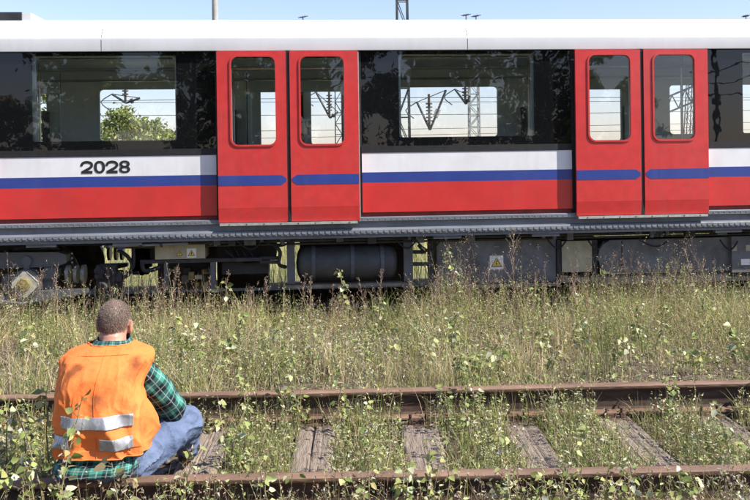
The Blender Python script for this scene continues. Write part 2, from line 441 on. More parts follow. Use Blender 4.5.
# ------------------------------------------------------------------ ballast and stones (nobody could count them)
def stones(name, pts, rad, label):
    ico = [(0, 0, 1), (.9, 0, .3), (.2, .85, .3), (-.75, .5, .3), (-.7, -.55, .3), (.3, -.85, .3), (0, 0, -1)]
    f = [(0, 1, 2), (0, 2, 3), (0, 3, 4), (0, 4, 5), (0, 5, 1), (6, 2, 1), (6, 3, 2), (6, 4, 3), (6, 5, 4), (6, 1, 5)]
    n = len(pts); B = np.array(ico)[None] * (1 + RNG.uniform(-.35, .35, (n, 7, 3))) * rad[:, None, None]
    a = RNG.uniform(0, 6.28, n); ca, sa = np.cos(a)[:, None], np.sin(a)[:, None]
    V = np.stack([B[..., 0] * ca - B[..., 1] * sa, B[..., 0] * sa + B[..., 1] * ca, B[..., 2] * .7], -1) + pts[:, None]
    Fq = (np.array(f)[None] + np.arange(n)[:, None, None] * 7).reshape(-1, 3)
    o = link(name, np_mesh(name, V.reshape(-1, 3), Fq, smooth=False), 'ballast_stone')
    tag(o, label, 'stones', kind='stuff')
n = 9000
sx = RNG.uniform(-4.5, 5.5, n); sl_ = RNG.uniform(LY_N - .7, LY_N + GAUGE + .5, n)
P = np.stack([sx * TC_ - sl_ * TS_, sx * TS_ + sl_ * TC_], -1)
onsl = np.min(np.abs(sx[:, None] - np.array(SLEEPERS)[None]), 1) < .13
P = P[~onsl]; stones('ballast', np.stack([P[:, 0], P[:, 1], ground_z(P[:, 0], P[:, 1]) + .004], -1), RNG.uniform(.008, .03, len(P)), 'brown stones and clinker lying between the siding sleepers')
n = 7000
P = np.stack([RNG.uniform(-9, 9, n), RNG.uniform(YC - 1.7, YC + 1.9, n)], -1)
stones('ballast', np.stack([P[:, 0], P[:, 1], ground_z(P[:, 0], P[:, 1]) + .006], -1), RNG.uniform(.015, .04, n), 'dark ballast stones in the shade beneath the metro car')

# ------------------------------------------------------------------ metro car
Z_CANT, Z_WT, Z_BT, Z_BB, Z_RB, Z_SK = 2.783, 1.628, 1.408, 1.290, 0.955, 0.676
Z_DB, Z_DT = 0.876, 2.775
DW, DSP, DX0 = 0.786, 4.052, -0.092
DOORS = [DX0 + DSP * k for k in (-1, 0, 1, 2)]
CAR0, CAR1 = DOORS[0] - 3.1, DOORS[-1] + 3.1
car = empty('metro_car', ((CAR0 + CAR1) / 2, YC, TRAIN_RAIL), 0,
            'red metro car with white roof, dark windows and blue stripe, numbered 2028', 'metro car')
CARM = Matrix.Translation(car.location).inverted()
def part(name, bm, mats, parent=None, smooth=False, bevel=0.0):
    """A part modelled in world coordinates, put under the car (or under one of its parts)."""
    o = obj(name, bm, mats, None, smooth, bevel)
    o.parent = car if parent is None else parent
    if parent is None: o.matrix_parent_inverse = CARM
    return o
def Yo(s, o): return YC + s * (HALF + o)           # s = -1 near side, +1 far side
def ybox(bm, s, x0, x1, o0, o1, z0, z1, mi=0):
    a, b = sorted((Yo(s, o0), Yo(s, o1))); box(bm, x0, x1, a, b, z0, z1, mi)
bays = []
edges = [CAR0] + [v for d in DOORS for v in (d - DW, d + DW)] + [CAR1]
for i in range(0, len(edges), 2): bays.append((edges[i], edges[i + 1]))

FAR_DX = 0.16                  # the far side's openings sit a little further along
NEARB, NEARD = bays, DOORS
for s in (-1, 1):
    bays_s = NEARB if s < 0 else [(max(a + FAR_DX, CAR0), min(b + FAR_DX, CAR1)) for a, b in NEARB]
    doors_s = NEARD if s < 0 else [d + FAR_DX for d in NEARD]
    for bx0, bx1 in bays_s:
        x0, x1 = bx0 + .035, bx1 - .022
        bm = NB()
        for z0, z1, mi in ((Z_RB, Z_BB, 0), (Z_BB, Z_BT, 1), (Z_BT, Z_WT, 2)):
            ybox(bm, s, x0, x1, -.05, 0.0, z0, z1, mi)
        part('side_wall', bm, ['red_paint', 'blue_paint', 'white_paint'])
        bm = NB(); ybox(bm, s, x0, x1, -.06, -.028, .905, Z_RB)
        part('lower_edge', bm, 'dark_red')
        # dark post beside the next door and pale seal behind the previous one
        bm = NB(); ybox(bm, s, bx1 - .022, bx1 + .03, -.07, -.004, .90, Z_CANT); part('door_post', bm, 'rubber')
        bm = NB(); ybox(bm, s, bx0 - .012, bx0 + .010, -.05, .030, .875, Z_CANT - .012); part('edge_trim', bm, 'aluminium')
        bm = NB(); ybox(bm, s, bx0 + .010, bx0 + .035, -.07, -.010, .90, Z_CANT); part('seal', bm, 'rubber')
        # window band: printed black border round a clear pane
        long_bay = bx1 - bx0 > 2.6
        cx0, cx1 = x0 + .43, x1 - .43
        if long_bay:
            cx0, cx1 = (bx1 - 2.05, bx1 - .45) if bx0 < 0 else (bx0 + .45, bx0 + 2.05)
        ya, yb = Yo(s, -.030), Yo(s, -.012)
        bm = NB(); plate(bm, [(x0, Z_WT + .075), (x1, Z_WT + .075), (x1, Z_CANT), (x0, Z_CANT)], [rrect(cx0, cx1, 1.80, 2.742, .02, 3)], ya, yb)
        w = part('window', bm, 'frit_glass')
        bm = NB(); y_ = Yo(s, -.018)
        v = [bm.verts.new(c) for c in ((cx0 - .01, y_, 1.79), (cx1 + .01, y_, 1.79), (cx1 + .01, y_, 2.752), (cx0 - .01, y_, 2.752))]; bm.faces.new(v)
        part('pane', bm, 'window_glass', w)
        bm = NB(); ybox(bm, s, x0 - .004, x1 + .004, -.04, .006, Z_WT + .002, Z_WT + .075); part('window_sill', bm, 'rubber', w, bevel=.006)
        # interior lining with its own, lower, window opening
        bm = NB(); lo = 0.0
        lt = 2.55 if s > 0 else 2.73
        plate(bm, [(bx0 - .02, 0.95), (bx1 + .02, 0.95), (bx1 + .02, 2.80), (bx0 - .02, 2.80)], [rrect(cx0 + .03, cx1 - .02, 1.84 if s > 0 else 1.79, lt, .05, 4)], Yo(s, -.13), Yo(s, -.08))
        part('interior_lining', bm, 'lining')
    for d in doors_s:
        for h in (-1, 1):
            x0, x1 = (d - DW + .003, d - .020) if h < 0 else (d + .020, d + DW - .003)
            wx = (x0 + x1) / 2 + h * -.020
            hole = rrect(wx - .243, wx + .243, 1.735, 2.715, .075)
            bm = NB(); plate(bm, [(x0, 1.035), (x1, 1.035), (x1, Z_DT), (x0, Z_DT)], [hole], Yo(s, .050), Yo(s, .090))
            leaf = part('door_leaf', bm, 'door_red', bevel=.004)
            bm = NB(); plate(bm, [(x0 + .01, 1.04), (x1 - .01, 1.04), (x1 - .01, Z_DT - .01), (x0 + .01, Z_DT - .01)], [hole], Yo(s, .036), Yo(s, .0495)); part('inner_panel', bm, 'lining', leaf)
            # lower kick part leans in a little
            bm = NB(); a, b = Yo(s, .090), Yo(s, .050)
            prof = [(a, 1.034), (Yo(s, .074), Z_DB), (Yo(s, .040), Z_DB), (b, 1.034)]
            extrude_profile(bm, prof, x0 + .001, x1 - .001); part('kick_panel', bm, 'door_red', leaf)
            bm = NB(); ring_frame(bm, rrect(wx - .241, wx + .241, 1.737, 2.713, .073), rrect(wx - .262, wx + .262, 1.716, 2.734, .094), Yo(s, .086), Yo(s, .101))
            part('window_frame', bm, 'door_red', leaf, smooth=True, bevel=.006)
            bm = NB(); vs = [bm.verts.new((x, Yo(s, .068), z)) for x, z in rrect(wx - .246, wx + .246, 1.732, 2.718, .076)]; bm.faces.new(vs)
            part('pane', bm, 'window_glass', leaf)
            # blue band with a pointed end towards the other leaf
            bm = NB(); zc = (Z_BB + Z_BT) / 2 - .008; hh = .056
            tip = x1 - .010 if h < 0 else x0 + .010; out_ = x0 + .002 if h < 0 else x1 - .002; t2 = tip + h * .055
            loop = [(out_, zc - hh), (t2, zc - hh), (tip, zc - hh * .3), (tip, zc + hh * .3), (t2, zc + hh), (out_, zc + hh)]
            plate(bm, loop, [], Yo(s, .089), Yo(s, .0925)); part('blue_band', bm, 'blue_paint', leaf)
        bm = NB(); ybox(bm, s, d - .0195, d + .0195, .040, .078, Z_DB + .004, Z_DT - .004); part('door_gasket', bm, 'rubber')
        bm = NB(); ybox(bm, s, d - DW + .015, d + DW - .03, .0, .108, .842, .868)
        sill = part('door_sill', bm, 'aluminium', bevel=.003)
        bm = NB()
        for k in range(8):
            xx = d - DW + .12 + k * .19; cyl(bm, (xx, Yo(s, .107), .855), (xx, Yo(s, .111), .855), .007, n=6)
        tag(part('screw', bm, 'under_black', sill), kind='stuff')
        # interior side of the doorway: plain header above the door leaves
        bm = NB(); ybox(bm, s, d - DW + .03, d + DW - .03, -.13, -.05, 2.50 if s > 0 else 2.735, 2.80); part('door_header', bm, 'lining')
        for h in ((-1, 1) if s > 0 else ()):
            bm = NB(); ybox(bm, s, d + h * (DW - .16) - .06, d + h * (DW - .16) + .10 if h > 0 else d + h * (DW - .16) + .06, -.125, -.06, .95, 2.64); part('door_pillar', bm, 'lining')
        bm = NB(); ybox(bm, s, d - .03, d + .03, .02, .06, .95, 2.70); part('leaf_edge', bm, 'under_black')
    # under-sill: ledge, recessed channel, perforated cable tray edge
    prof = [(Yo(s, o), z) for o, z in ((-.06, .905), (.038, .905), (.045, .897), (.045, .866), (.02, .857), (.02, .785), (.062, .772), (.07, .762), (.07, .716), (.05, .703), (.05, Z_SK), (-.12, Z_SK))]
    bm = NB(); extrude_profile(bm, prof, CAR0, CAR1); sk = part('sole_bar', bm, 'skirt_grey')
    if s < 0:
        x = CAR0 + .05; bmr = NB(); bms = NB(); k = 0
        while x < CAR1 - .1:
            cyl(bmr, (x, Yo(s, .044), .882), (x, Yo(s, .051), .882), .008, n=6)
            # scallop lobes of the tray
            vs = []
            for a in range(7):
                t = math.pi * a / 6; vs.append((x + .027 * math.cos(t), .742 - .013 * math.sin(t)))
            plate(bms, [(x + .027, .757)] + vs + [(x - .027, .757)], [], Yo(s, .0685), Yo(s, .076))
            x += .066; k += 1
        tag(part('rivet', bmr, 'skirt_light', sk), kind='stuff'); tag(part('scalloped_edge', bms, 'skirt_light', sk), kind='stuff')
        bm = NB(); ybox(bm, s, CAR0, CAR1, .0445, .052, .8615, .8670); part('drip_lip', bm, 'worn_grey', sk)
        for pxs in (42, 128, 447, 545, 727):
            p = on_y(pxs, 240, YN); bm = NB(); ybox(bm, s, p.x - .16, p.x + .16, -.02, .045, Z_SK - .030, Z_SK - .004); part('cable_clip', bm, 'grey_metal', sk)

# roof
prof_n = [(.035, Z_CANT), (.040, Z_CANT + .006), (.040, 2.915), (.030, 2.938), (-.01, 2.985), (-.08, 3.045), (-.18, 3.100), (-.32, 3.152), (-.50, 3.195), (-.75, 3.24), (-1.05, 3.27), (-HALF, 3.28)]
prof = [(Yo(-1, o), z) for o, z in prof_n] + [(Yo(1, o), z) for o, z in prof_n[-2::-1]]
bm = NB(); extrude_profile(bm, prof, CAR0, CAR1, False)
bmr_mi = [1, 1, 1] + [0] * (len(prof) - 1 - 6) + [1, 1, 1]
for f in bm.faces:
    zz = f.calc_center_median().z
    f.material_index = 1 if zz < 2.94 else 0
roof = part('roof', bm, ['roof_white', 'roof_white_shaded'], smooth=True)
bm = NB()
for s in (-1, 1): ybox(bm, s, CAR0, CAR1, -.10, .034, Z_CANT + .001, Z_CANT + .010)
part('cantrail_soffit', bm, 'rubber', roof)
for pxs in (102, 467):
    p = on_y(pxs, 45, YN); bm = NB(); ybox(bm, -1, p.x - .003, p.x + .003, .036, .0415, Z_CANT + .004, 2.912)
    pr = [(Yo(-1, o + .0015), z + .0015) for o, z in prof_n[3:6]]
    a = [bm.verts.new((p.x - .003, y, z)) for y, z in pr]; b = [bm.verts.new((p.x + .003, y, z)) for y, z in pr]
    for i in range(len(pr) - 1): bm.faces.new((a[i], b[i], b[i + 1], a[i + 1]))
    part('roof_joint', bm, 'grey_metal', roof)
p0, p1 = on_y(-40, 22, YN + .7), on_y(21, 22, YN + .7)
bm = NB(); box(bm, p0.x, p1.x, YN + .72, YN + 1.6, 3.22, 3.335); ru = part('roof_unit', bm, 'under_black', bevel=.01)
bm = NB(); extrude_profile(bm, [(YN + .74, 3.23), (YN + 1.5, 3.23), (YN + 1.5, 3.33), (YN + .74, 3.33)], p1.x + .001, p1.x + .10); part('unit_end', bm, 'roof_white_shaded', ru)
# ends of the car
for xe, sg in ((CAR0, -1), (CAR1, 1)):
    pr = [(Yo(-1, 0), .80)] + [(Yo(-1, o - .04), z) for o, z in prof_n] + [(Yo(1, o - .04), z) for o, z in prof_n[-2::-1]] + [(Yo(1, 0), .80)]
    bm = NB(); a = [bm.verts.new((xe, y, z - .01)) for y, z in pr]; b = [bm.verts.new((xe + sg * .06, y, z - .01)) for y, z in pr]
    bm.faces.new(a); bm.faces.new(b[::-1])
    for i in range(len(pr)): bm.faces.new((a[i], a[(i + 1) % len(pr)], b[(i + 1) % len(pr)], b[i]))
    part('end_wall', bm, 'grey_metal')
# interior
bm = NB(); box(bm, CAR0 + .02, CAR1 - .02, YN + .02, YC + HALF - .02, .86, .90); part('floor', bm, 'car_floor')
bm = NB()
extrude_profile(bm, [(YN + .10, 2.79), (YN + .45, 2.86), (YN + .95, 2.90), (YC, 2.91), (YC + .41, 2.90), (YC + .91, 2.86), (YC + 1.26, 2.79), (YC + 1.26, 2.83), (YC, 2.95), (YN + .10, 2.83)], CAR0 + .03, CAR1 - .03)
cl = part('ceiling', bm, 'ceiling_lining')
for dy in (-.42, .42):
    bm = NB(); box(bm, CAR0 + .3, CAR1 - .3, YC + dy - .09, YC + dy + .09, 2.865, 2.882); part('light_strip', bm, 'white_paint', cl)
for s in (-1, 1):
    bm = NB(); y = Yo(s, -.55); cyl(bm, (CAR0 + .3, y, 2.64), (CAR1 - .3, y, 2.64), .017, n=8); part('grab_rail', bm, 'steel_pole')
    for bx0, bx1 in bays[1:-1]:
        bm = NB(); ybox(bm, s, bx0 + .05, bx1 - .05, -.56, -.14, .96, 1.32); ybox(bm, s, bx0 + .05, bx1 - .05, -.26, -.14, 1.32, 1.72)
        part('bench_seat', bm, 'seat_blue', bevel=.03)
        for xx in (bx0 - .03, bx1 + .03):
            bm = NB(); y = Yo(s, -.58); cyl(bm, (xx, y, .9), (xx, y, 2.88), .017, n=8); part('grab_pole', bm, 'steel_pole')
            if s > 0: bm = NB(); ybox(bm, s, xx - .012, xx + .012, -.42, -.14, 1.0, 2.25); part('draught_screen', bm, 'grey_metal', bevel=.005)

# car number: bold extended figures 2 0 2 8
def oval(cx, cz, a, b, n=28, q=2.3):
    o_ = []
    for i in range(n):
        t = 2 * math.pi * i / n; c, s_ = math.cos(t), math.sin(t)
        o_.append((cx + a * math.copysign(abs(c) ** (2 / q), c), cz + b * math.copysign(abs(s_) ** (2 / q), s_)))
    return o_
pc = on_y(106, 173.2, YN); nh = .138; nw = .118; pitch = .136; stk = .029; yn0, yn1 = YN - .004, YN - .001
for k, ch in enumerate('2028'):
    cx = pc.x + (k - 1.5) * pitch; z0 = pc.z; bm = NB()
    if ch == '0':
        plate(bm, oval(cx, z0 + nh / 2, nw / 2, nh / 2), [oval(cx, z0 + nh / 2, nw / 2 - stk, nh / 2 - stk * .82)], yn0, yn1)
    elif ch == '8':
        hb = nh * .56; ht = nh - hb + .018
        plate(bm, oval(cx, z0 + hb / 2, nw / 2, hb / 2), [oval(cx, z0 + hb / 2, nw / 2 - stk, hb / 2 - stk * .72, 20)], yn0, yn1)
        plate(bm, oval(cx, z0 + nh - ht / 2, nw / 2 * .93, ht / 2), [oval(cx, z0 + nh - ht / 2, nw / 2 * .93 - stk, ht / 2 - stk * .72, 20)], yn0 - .0012, yn1 + .0004)
    else:
        path = [(-.5, .60), (-.49, .75), (-.36, .92), (-.10, 1.0), (.15, .99), (.38, .90), (.47, .74), (.43, .56), (.26, .41), (-.02, .25), (-.30, .10), (-.44, .0)]
        path = [(cx + u * (nw - stk * .2), z0 + stk * .45 + v * (nh - stk * .9)) for u, v in path]
        sp_ = [Vector((u, 0, v)) for u, v in path]; sp_ = smooth_path(sp_, 4); L_, R_ = [], []
        for i, p in enumerate(sp_):
            d = (sp_[min(i + 1, len(sp_) - 1)] - sp_[max(i - 1, 0)]).normalized(); nrm_ = Vector((-d.z, 0, d.x)) * stk * .47
            L_.append((p.x + nrm_.x, max(p.z + nrm_.z, z0 + stk * .9 if i > len(sp_) - 4 else z0))); R_.append((p.x - nrm_.x, max(p.z - nrm_.z, z0 + stk * .9 if i > len(sp_) - 4 else z0)))
        a_ = [bm.verts.new((u, yn0, v)) for u, v in L_]; b_ = [bm.verts.new((u, yn0, v)) for u, v in R_]
        for i in range(len(a_) - 1): bm.faces.new((a_[i], a_[i + 1], b_[i + 1], b_[i]))
        box(bm, cx - nw / 2, cx + nw / 2, yn0 - .0008, yn1, z0, z0 + stk)
    part('car_number', bm, 'sign_black')

# ------------------------------------------------------------------ under the floor
def rectpx(px0, px1, py0, py1, y):
    a = on_y((px0 + px1) / 2, (py0 + py1) / 2, y); l = on_y(px0, (py0 + py1) / 2, y); r_ = on_y(px1, (py0 + py1) / 2, y)
    t = on_y((px0 + px1) / 2, py0, y); b = on_y((px0 + px1) / 2, py1, y)
    return l.x, r_.x, b.z, t.z
def ubox(name, px0, px1, py0, py1, m, y=YN + .20, depth=.7, bevel=.012, parent=None):
    x0, x1, z0, z1 = rectpx(px0, px1, py0, py1, y)
    bm = NB(); box(bm, x0, x1, y, y + depth, z0, z1)
    return part(name, bm, m, parent, bevel=bevel)
def warn_sign(px, py, wpx, y, parent, plate_col='sign_white'):
    c = on_y(px, py, y); w = wpx / F_PX * y / 2
    bm = NB(); box(bm, c.x - w, c.x + w, y - .004, y - .0005, c.z - w, c.z + w); s_ = part('warning_sign', bm, plate_col, parent)
    bm = NB(); t = w * .82
    def tri(k): return [(c.x - t * k, c.z - t * .72 * k - t * .05), (c.x + t * k, c.z - t * .72 * k - t * .05), (c.x, c.z + t * .95 * k - t * .05)]
    for k, dy, mi in ((1.0, .006, 0), (.80, .0075, 1)):
        a = tri(k); plate(bm, a, [], y - dy, y - .0045, mi)
    bolt = [(.02, .42), (.20, .42), (.08, .08), (.22, .08), (-.06, -.50), (.0, -.08), (-.16, -.08)]
    plate(bm, [(c.x + a * t, c.z + b * t - t * .12) for a, b in bolt], [], y - .009, y - .0076, 0)
    # third level is the deepest, so the symbol joins the sign's own parent when needed
    o = part('warning_symbol', bm, ['sign_black', 'sign_yellow'], parent)
    return s_
# floor beams
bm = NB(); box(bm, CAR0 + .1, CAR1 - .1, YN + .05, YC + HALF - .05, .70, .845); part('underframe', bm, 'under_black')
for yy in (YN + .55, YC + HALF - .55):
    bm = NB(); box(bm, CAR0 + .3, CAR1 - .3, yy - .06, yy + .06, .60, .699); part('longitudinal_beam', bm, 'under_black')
bx = ubox('battery_box', 437, 556, 239, 282, 'box_grey', YN + .19, .8)
warn_sign(496.5, 262.5, 14, YN + .19, bx)
for u, v_ in ((462, 244), (530, 244), (447, 278), (545, 278)):
    c = on_y(u, v_, YN + .19); bm = NB(); cyl(bm, (c.x, YN + .188, c.z), (c.x, YN + .175, c.z), .014, n=8); part('latch', bm, 'worn_grey', bx)
bx = ubox('cream_cabinet', 155, 205, 240, 259, 'cream_box', YN + .14, .6)
warn_sign(179.5, 253, 7.5, YN + .14, bx, 'cream_box'); warn_sign(191.5, 253, 9, YN + .14, bx)
ubox('cream_panel', 562, 592, 241, 272, 'cream_box', YN + .16, .5)
# case with one rounded end
x0, x1, z0, z1 = rectpx(598, 731, 239, 272, YN + .20); r_ = (z1 - z0) / 2
lp = [(x1, z0), (x1, z1)] + [(x0 + r_ - r_ * math.sin(R(a)), z0 + r_ + r_ * math.cos(R(a))) for a in range(0, 181, 15)]
bm = NB(); plate(bm, lp, [], YN + .20, YN + .75); cs = part('equipment_case', bm, 'box_grey', bevel=.008)
xx = on_y(622, 255, YN + .20).x; bm = NB(); box(bm, xx - .006, xx + .006, YN + .194, YN + .199, z0 + .01, z1 - .01); part('case_joint', bm, 'under_black', cs)
bx = ubox('relay_box', 732, 775, 236, 272, 'box_grey', YN + .14, .6)
for u in (734, 748): ubox('label_plate', u - 2, u + 3, 245, 251, 'cream_box', YN + .136, .003, 0, bx)
ubox('label_plate', 741, 750, 259, 265, 'sign_white', YN + .136, .003, 0, bx)
# air reservoir lying lengthways
a, b = on_y(296, 263, YN + .35), on_y(397, 262, YN + .35); rr_ = .205
bm = NB(); pts = []; rad = []
for t, r2 in ((0, .02), (.012, .55), (.03, .8), (.055, .93), (.09, 1), (.5, 1), (.91, 1), (.945, .93), (.97, .8), (.988, .55), (1, .02)):
    pts.append(a.lerp(b, t)); rad.append(rr_ * r2)
tube(bm, pts, rad, 24); tank = part('air_reservoir', bm, 'tank_grey', smooth=True)
for t in (.17, .55, .84):
    bm = NB(); p = a.lerp(b, t); d = (b - a).normalized() * .022; cyl(bm, p - d, p + d, rr_ + .008, n=24); part('strap', bm, 'grey_metal', tank)
def upost(px, py0, py1, wpx, m='grey_metal', y=YN + .17, name='hanger_post', d=.09):
    return ubox(name, px - wpx / 2, px + wpx / 2, py0, py1, m, y, d, .006)
upost(291, 241, 284, 8); upost(408.5, 238, 288, 9); upost(559, 240, 283, 4, 'under_black'); upost(595, 240, 283, 5, 'under_black')
upost(213, 259, 290, 5); upost(166, 262, 288, 4); upost(733, 240, 276, 3, 'under_black'); upost(431, 240, 284, 4, 'dusty_black')
# carrying beams below the equipment, seen as dark lines above the weeds
for u0, u1, v0, v1 in ((140, 262, 259, 262.5), (285, 412, 283, 287), (430, 600, 284, 287), (560, 750, 274, 283)):
    ubox('carrying_beam', u0, u1, v0, v1, 'dusty_black', YN + .16, .10, .006)
# hung bracket clusters under the floor at the equipment ends
for u in (214, 262, 285, 412, 424, 447, 545, 556, 640, 655, 668):
    bm = NB(); p = on_y(u, 240, YN + .05)
    for k in range(3):
        q = p + Vector((random.uniform(-.05, .05), random.uniform(0, .12), 0)); h = random.uniform(.03, .085)
        box(bm, q.x - .018, q.x + .018, q.y, q.y + .05, Z_SK - h, Z_SK - .002)
        cyl(bm, (q.x, q.y - .012, Z_SK - h * .6), (q.x, q.y + .01, Z_SK - h * .6), .010, n=6)
    tag(part('bracket', bm, 'grey_metal'), kind='stuff')
# valve block seen below the cream cabinet
for k in range(22):
    u = random.uniform(166, 214); v_ = random.uniform(264, 288); w = random.uniform(3, 8)
    ubox('valve_block', u, u + w, v_, v_ + random.uniform(3, 8), random.choice(['ochre_part', 'cream_box', 'dusty_black', 'grey_metal']), YN + .3 + random.uniform(0, .3), .1, .004)
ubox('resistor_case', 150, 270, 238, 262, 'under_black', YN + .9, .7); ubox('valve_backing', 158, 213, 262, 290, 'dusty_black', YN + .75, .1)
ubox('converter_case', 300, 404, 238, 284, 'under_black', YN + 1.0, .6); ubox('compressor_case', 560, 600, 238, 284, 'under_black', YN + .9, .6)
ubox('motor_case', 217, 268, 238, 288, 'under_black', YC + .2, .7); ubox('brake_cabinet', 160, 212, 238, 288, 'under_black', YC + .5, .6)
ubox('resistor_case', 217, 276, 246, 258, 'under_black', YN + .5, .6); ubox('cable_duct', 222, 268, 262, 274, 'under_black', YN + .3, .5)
for u0, u1, v_ in ((260, 280, 258), (260, 279, 262), (413, 430, 264), (413, 426, 252)):
    a, b = on_y(u0, v_, YN + .2), on_y(u1, v_, YN + .2); bm = NB(); cyl(bm, a, b, .022, n=8); part('pipe', bm, 'dusty_black')
def hose(pts, r, m='rubber', y=YN + .16, name='hose'):
    bm = NB(); tube(bm, smooth_path([on_y(u, v, y + dy) for u, v, dy in pts], 6), r, 7); return part(name, bm, m, smooth=True)
hose([(118, 250, 0), (127, 256, .02), (132, 265, .02), (128, 275, .05), (118, 278, .1), (108, 274, .15)], .022)
hose([(133, 243, 0), (134, 258, 0), (133, 268, .02), (127, 272, .1), (139, 272, .1)], .018)
hose([(142, 262, 0), (144, 270, 0), (152, 270, .02), (160, 267, .05)], .026)
hose([(275, 246, 0), (280, 252, 0), (279, 264, 0), (286, 267, .05)], .022)
hose([(225, 250, .1), (240, 262, .1), (255, 263, .1), (266, 258, .1)], .016)
hose([(418, 245, 0), (424, 251, 0), (430, 249, .02)], .015)
for i in range(5): hose([(222 + i * 6, 246, .2), (226 + i * 7, 258, .18), (236 + i * 6, 268, .2), (252 + i * 3, 275, .3)], .014)
a, b = on_y(104, 246.5, YN + .02), on_y(188, 243.5, YN + .02); bm = NB(); cyl(bm, a, b, .016, n=8); lp_ = part('brake_rod', bm, 'worn_grey')
for t in (.04, .44, .68): 
    p = a.lerp(b, t); bm = NB(); cyl(bm, p - Vector((.012, 0, 0)), p + Vector((.012, 0, 0)), .03, n=8); part('rod_joint', bm, 'dusty_black', lp_)
bm = NB(); p = on_y(121, 245.5, YN + .03); cyl(bm, p, p + Vector((0, .1, 0)), .05, n=14); part('signal_lamp', bm, 'blue_paint')

def bogie(cx, name_label=None):
    wz = TRAIN_RAIL + .43
    root = empty('bogie', (cx - car.location.x, 0, 0)); root.parent = car
    M = Matrix.Translation(Vector((cx, YC, TRAIN_RAIL))).inverted()
    def bp(name, bm, m, smooth=False, bevel=0.0):
        bmesh.ops.transform(bm, matrix=M, verts=bm.verts)
        return obj(name, bm, m, root, smooth, bevel)
    for s in (-1, 1):
        yb = Yo(s, -.42); yf = Yo(s, -.16); y0, y1 = sorted((yb, yf))
        bm = NB()
        pr = [(-1.55, .50), (-1.45, .57), (-.55, .57), (-.35, .44), (.35, .44), (.55, .57), (1.38, .57), (1.46, .53), (1.46, .45), (1.38, .41), (.60, .40), (.42, .28), (-.42, .28), (-.60, .40), (-1.45, .38), (-1.55, .42)]
        plate(bm, [(cx + a, b) for a, b in pr], [], y0, y1); bp('side_frame', bm, 'grey_metal', bevel=.012)
        for wx in (-1.05, 1.05):
            x = cx + wx
            bm = NB(); yw = YC + s * (GAUGE / 2 + .02)
            cyl(bm, (x, yw - .065, wz), (x, yw + .065, wz), .43, n=40); cyl(bm, (x, yw - s * .065, wz), (x, yw - s * .09, wz), .455, n=40)
            bp('wheel', bm, 'wheel_steel', smooth=True)
            yb1 = Yo(s, -.20)
            bm = NB(); box(bm, x - .30, x + .30, min(yb1, Yo(s, -.36)), max(yb1, Yo(s, -.36)), wz - .14, wz + .10)
            bp('axle_box', bm, 'grey_metal', bevel=.03)
            bm = NB(); yo0, yo1 = Yo(s, -.20), Yo(s, -.085)
            cyl(bm, (x, yo0, wz), (x, yo1, wz), .17, .16, n=20); bp('axle_housing', bm, 'grey_metal', smooth=True)
            bm = NB(); q = .142
            dl = []
            for k in range(4):
                for j in (-1, 1):
                    t = R(90 * k + 90) + j * .16; dl.append((x + q * 1.0 * math.cos(t), wz + q * 1.0 * math.sin(t)))
            plate(bm, dl, [], Yo(s, -.0845), Yo(s, -.06)); bp('axle_cover', bm, 'axle_cap', bevel=.006)
            bm = NB(); cyl(bm, (x - .01, Yo(s, -.0595), wz), (x - .01, Yo(s, .01), wz), .072, .066, n=18); cyl(bm, (x - .01, Yo(s, .0102), wz), (x - .01, Yo(s, .022), wz), .028, n=10)
            bp('end_cap', bm, 'brass', smooth=True)
            bm = NB(); cyl(bm, (x, Yo(s, -.16), wz + .25), (x, Yo(s, -.12), wz + .25), .055, n=14); box(bm, x - .03, x + .03, *sorted((Yo(s, -.155), Yo(s, -.125))), wz + .1, wz + .25)
            bp('lift_stop', bm, 'grey_metal')
            for dx in (.43, .52, .60):      # stacked rubber spring rings beside the axle box
                bm = NB(); cyl(bm, (x + dx - .018, Yo(s, -.22), wz + .08), (x + dx + .018, Yo(s, -.22), wz + .08), .105, n=20); bp('spring_ring', bm, 'spring_steel', smooth=True)
            bm = NB(); box(bm, x + .16, x + .34, *sorted((Yo(s, -.14), Yo(s, -.3))), wz + .03, wz + .17); bp('damper_bracket', bm, 'grey_metal', bevel=.02)
        # collector shoe beam between axle boxes, tapering towards its end
        bm = NB(); pr = [(-.2, -.02), (.9, -.02), (1.35, .03), (1.72, .10), (1.72, .15), (1.2, .14), (.9, .10), (-.2, .10)]
        plate(bm, [(cx + a, wz - .22 + b) for a, b in pr], [], *sorted((Yo(s, -.10), Yo(s, -.20)))); bp('shoe_beam', bm, 'grey_metal', bevel=.008)
        bm = NB(); x = cx + 1.92
        for k in range(9):
            box(bm, x + random.uniform(-.14, .0), x + random.uniform(.02, .16), *sorted((Yo(s, -.16 - random.uniform(0, .1)), Yo(s, -.30))), *sorted((wz + random.uniform(-.25, 0), wz + random.uniform(.02, .22))))
        for k in range(4): cyl(bm, (x + random.uniform(-.12, .12), Yo(s, -.12), wz + random.uniform(-.1, .15)), (x, Yo(s, -.3), wz), random.uniform(.03, .06), n=10)
        bp('brake_unit', bm, 'dusty_black', bevel=.006)
        bm = NB(); x = cx + 1.05
        tube(bm, smooth_path([(x - .75, Yo(s, -.05), wz + .12), (x - .45, Yo(s, -.03), wz + .05), (x - .30, Yo(s, -.02), wz - .14), (x - .05, Yo(s, -.02), wz - .20), (x + .03, Yo(s, -.03), wz - .19)], 6), .013, 7)
        bp('earth_cable', bm, 'worn_grey', smooth=True)
        bm = NB()
        for kk in range(3): cyl(bm, (cx + 1.05 + .49, Yo(s, -.155), .55 - .05 * kk), (cx + 1.05 + .49, Yo(s, -.148), .55 - .05 * kk), .010, n=6)
        bp('bolt_head', bm, 'worn_grey')
    for wx in (-1.05, 1.05):
        bm = NB(); cyl(bm, (cx + wx, YC - 1.0, wz), (cx + wx, YC + 1.0, wz), .075, n=16); bp('axle', bm, 'wheel_steel')
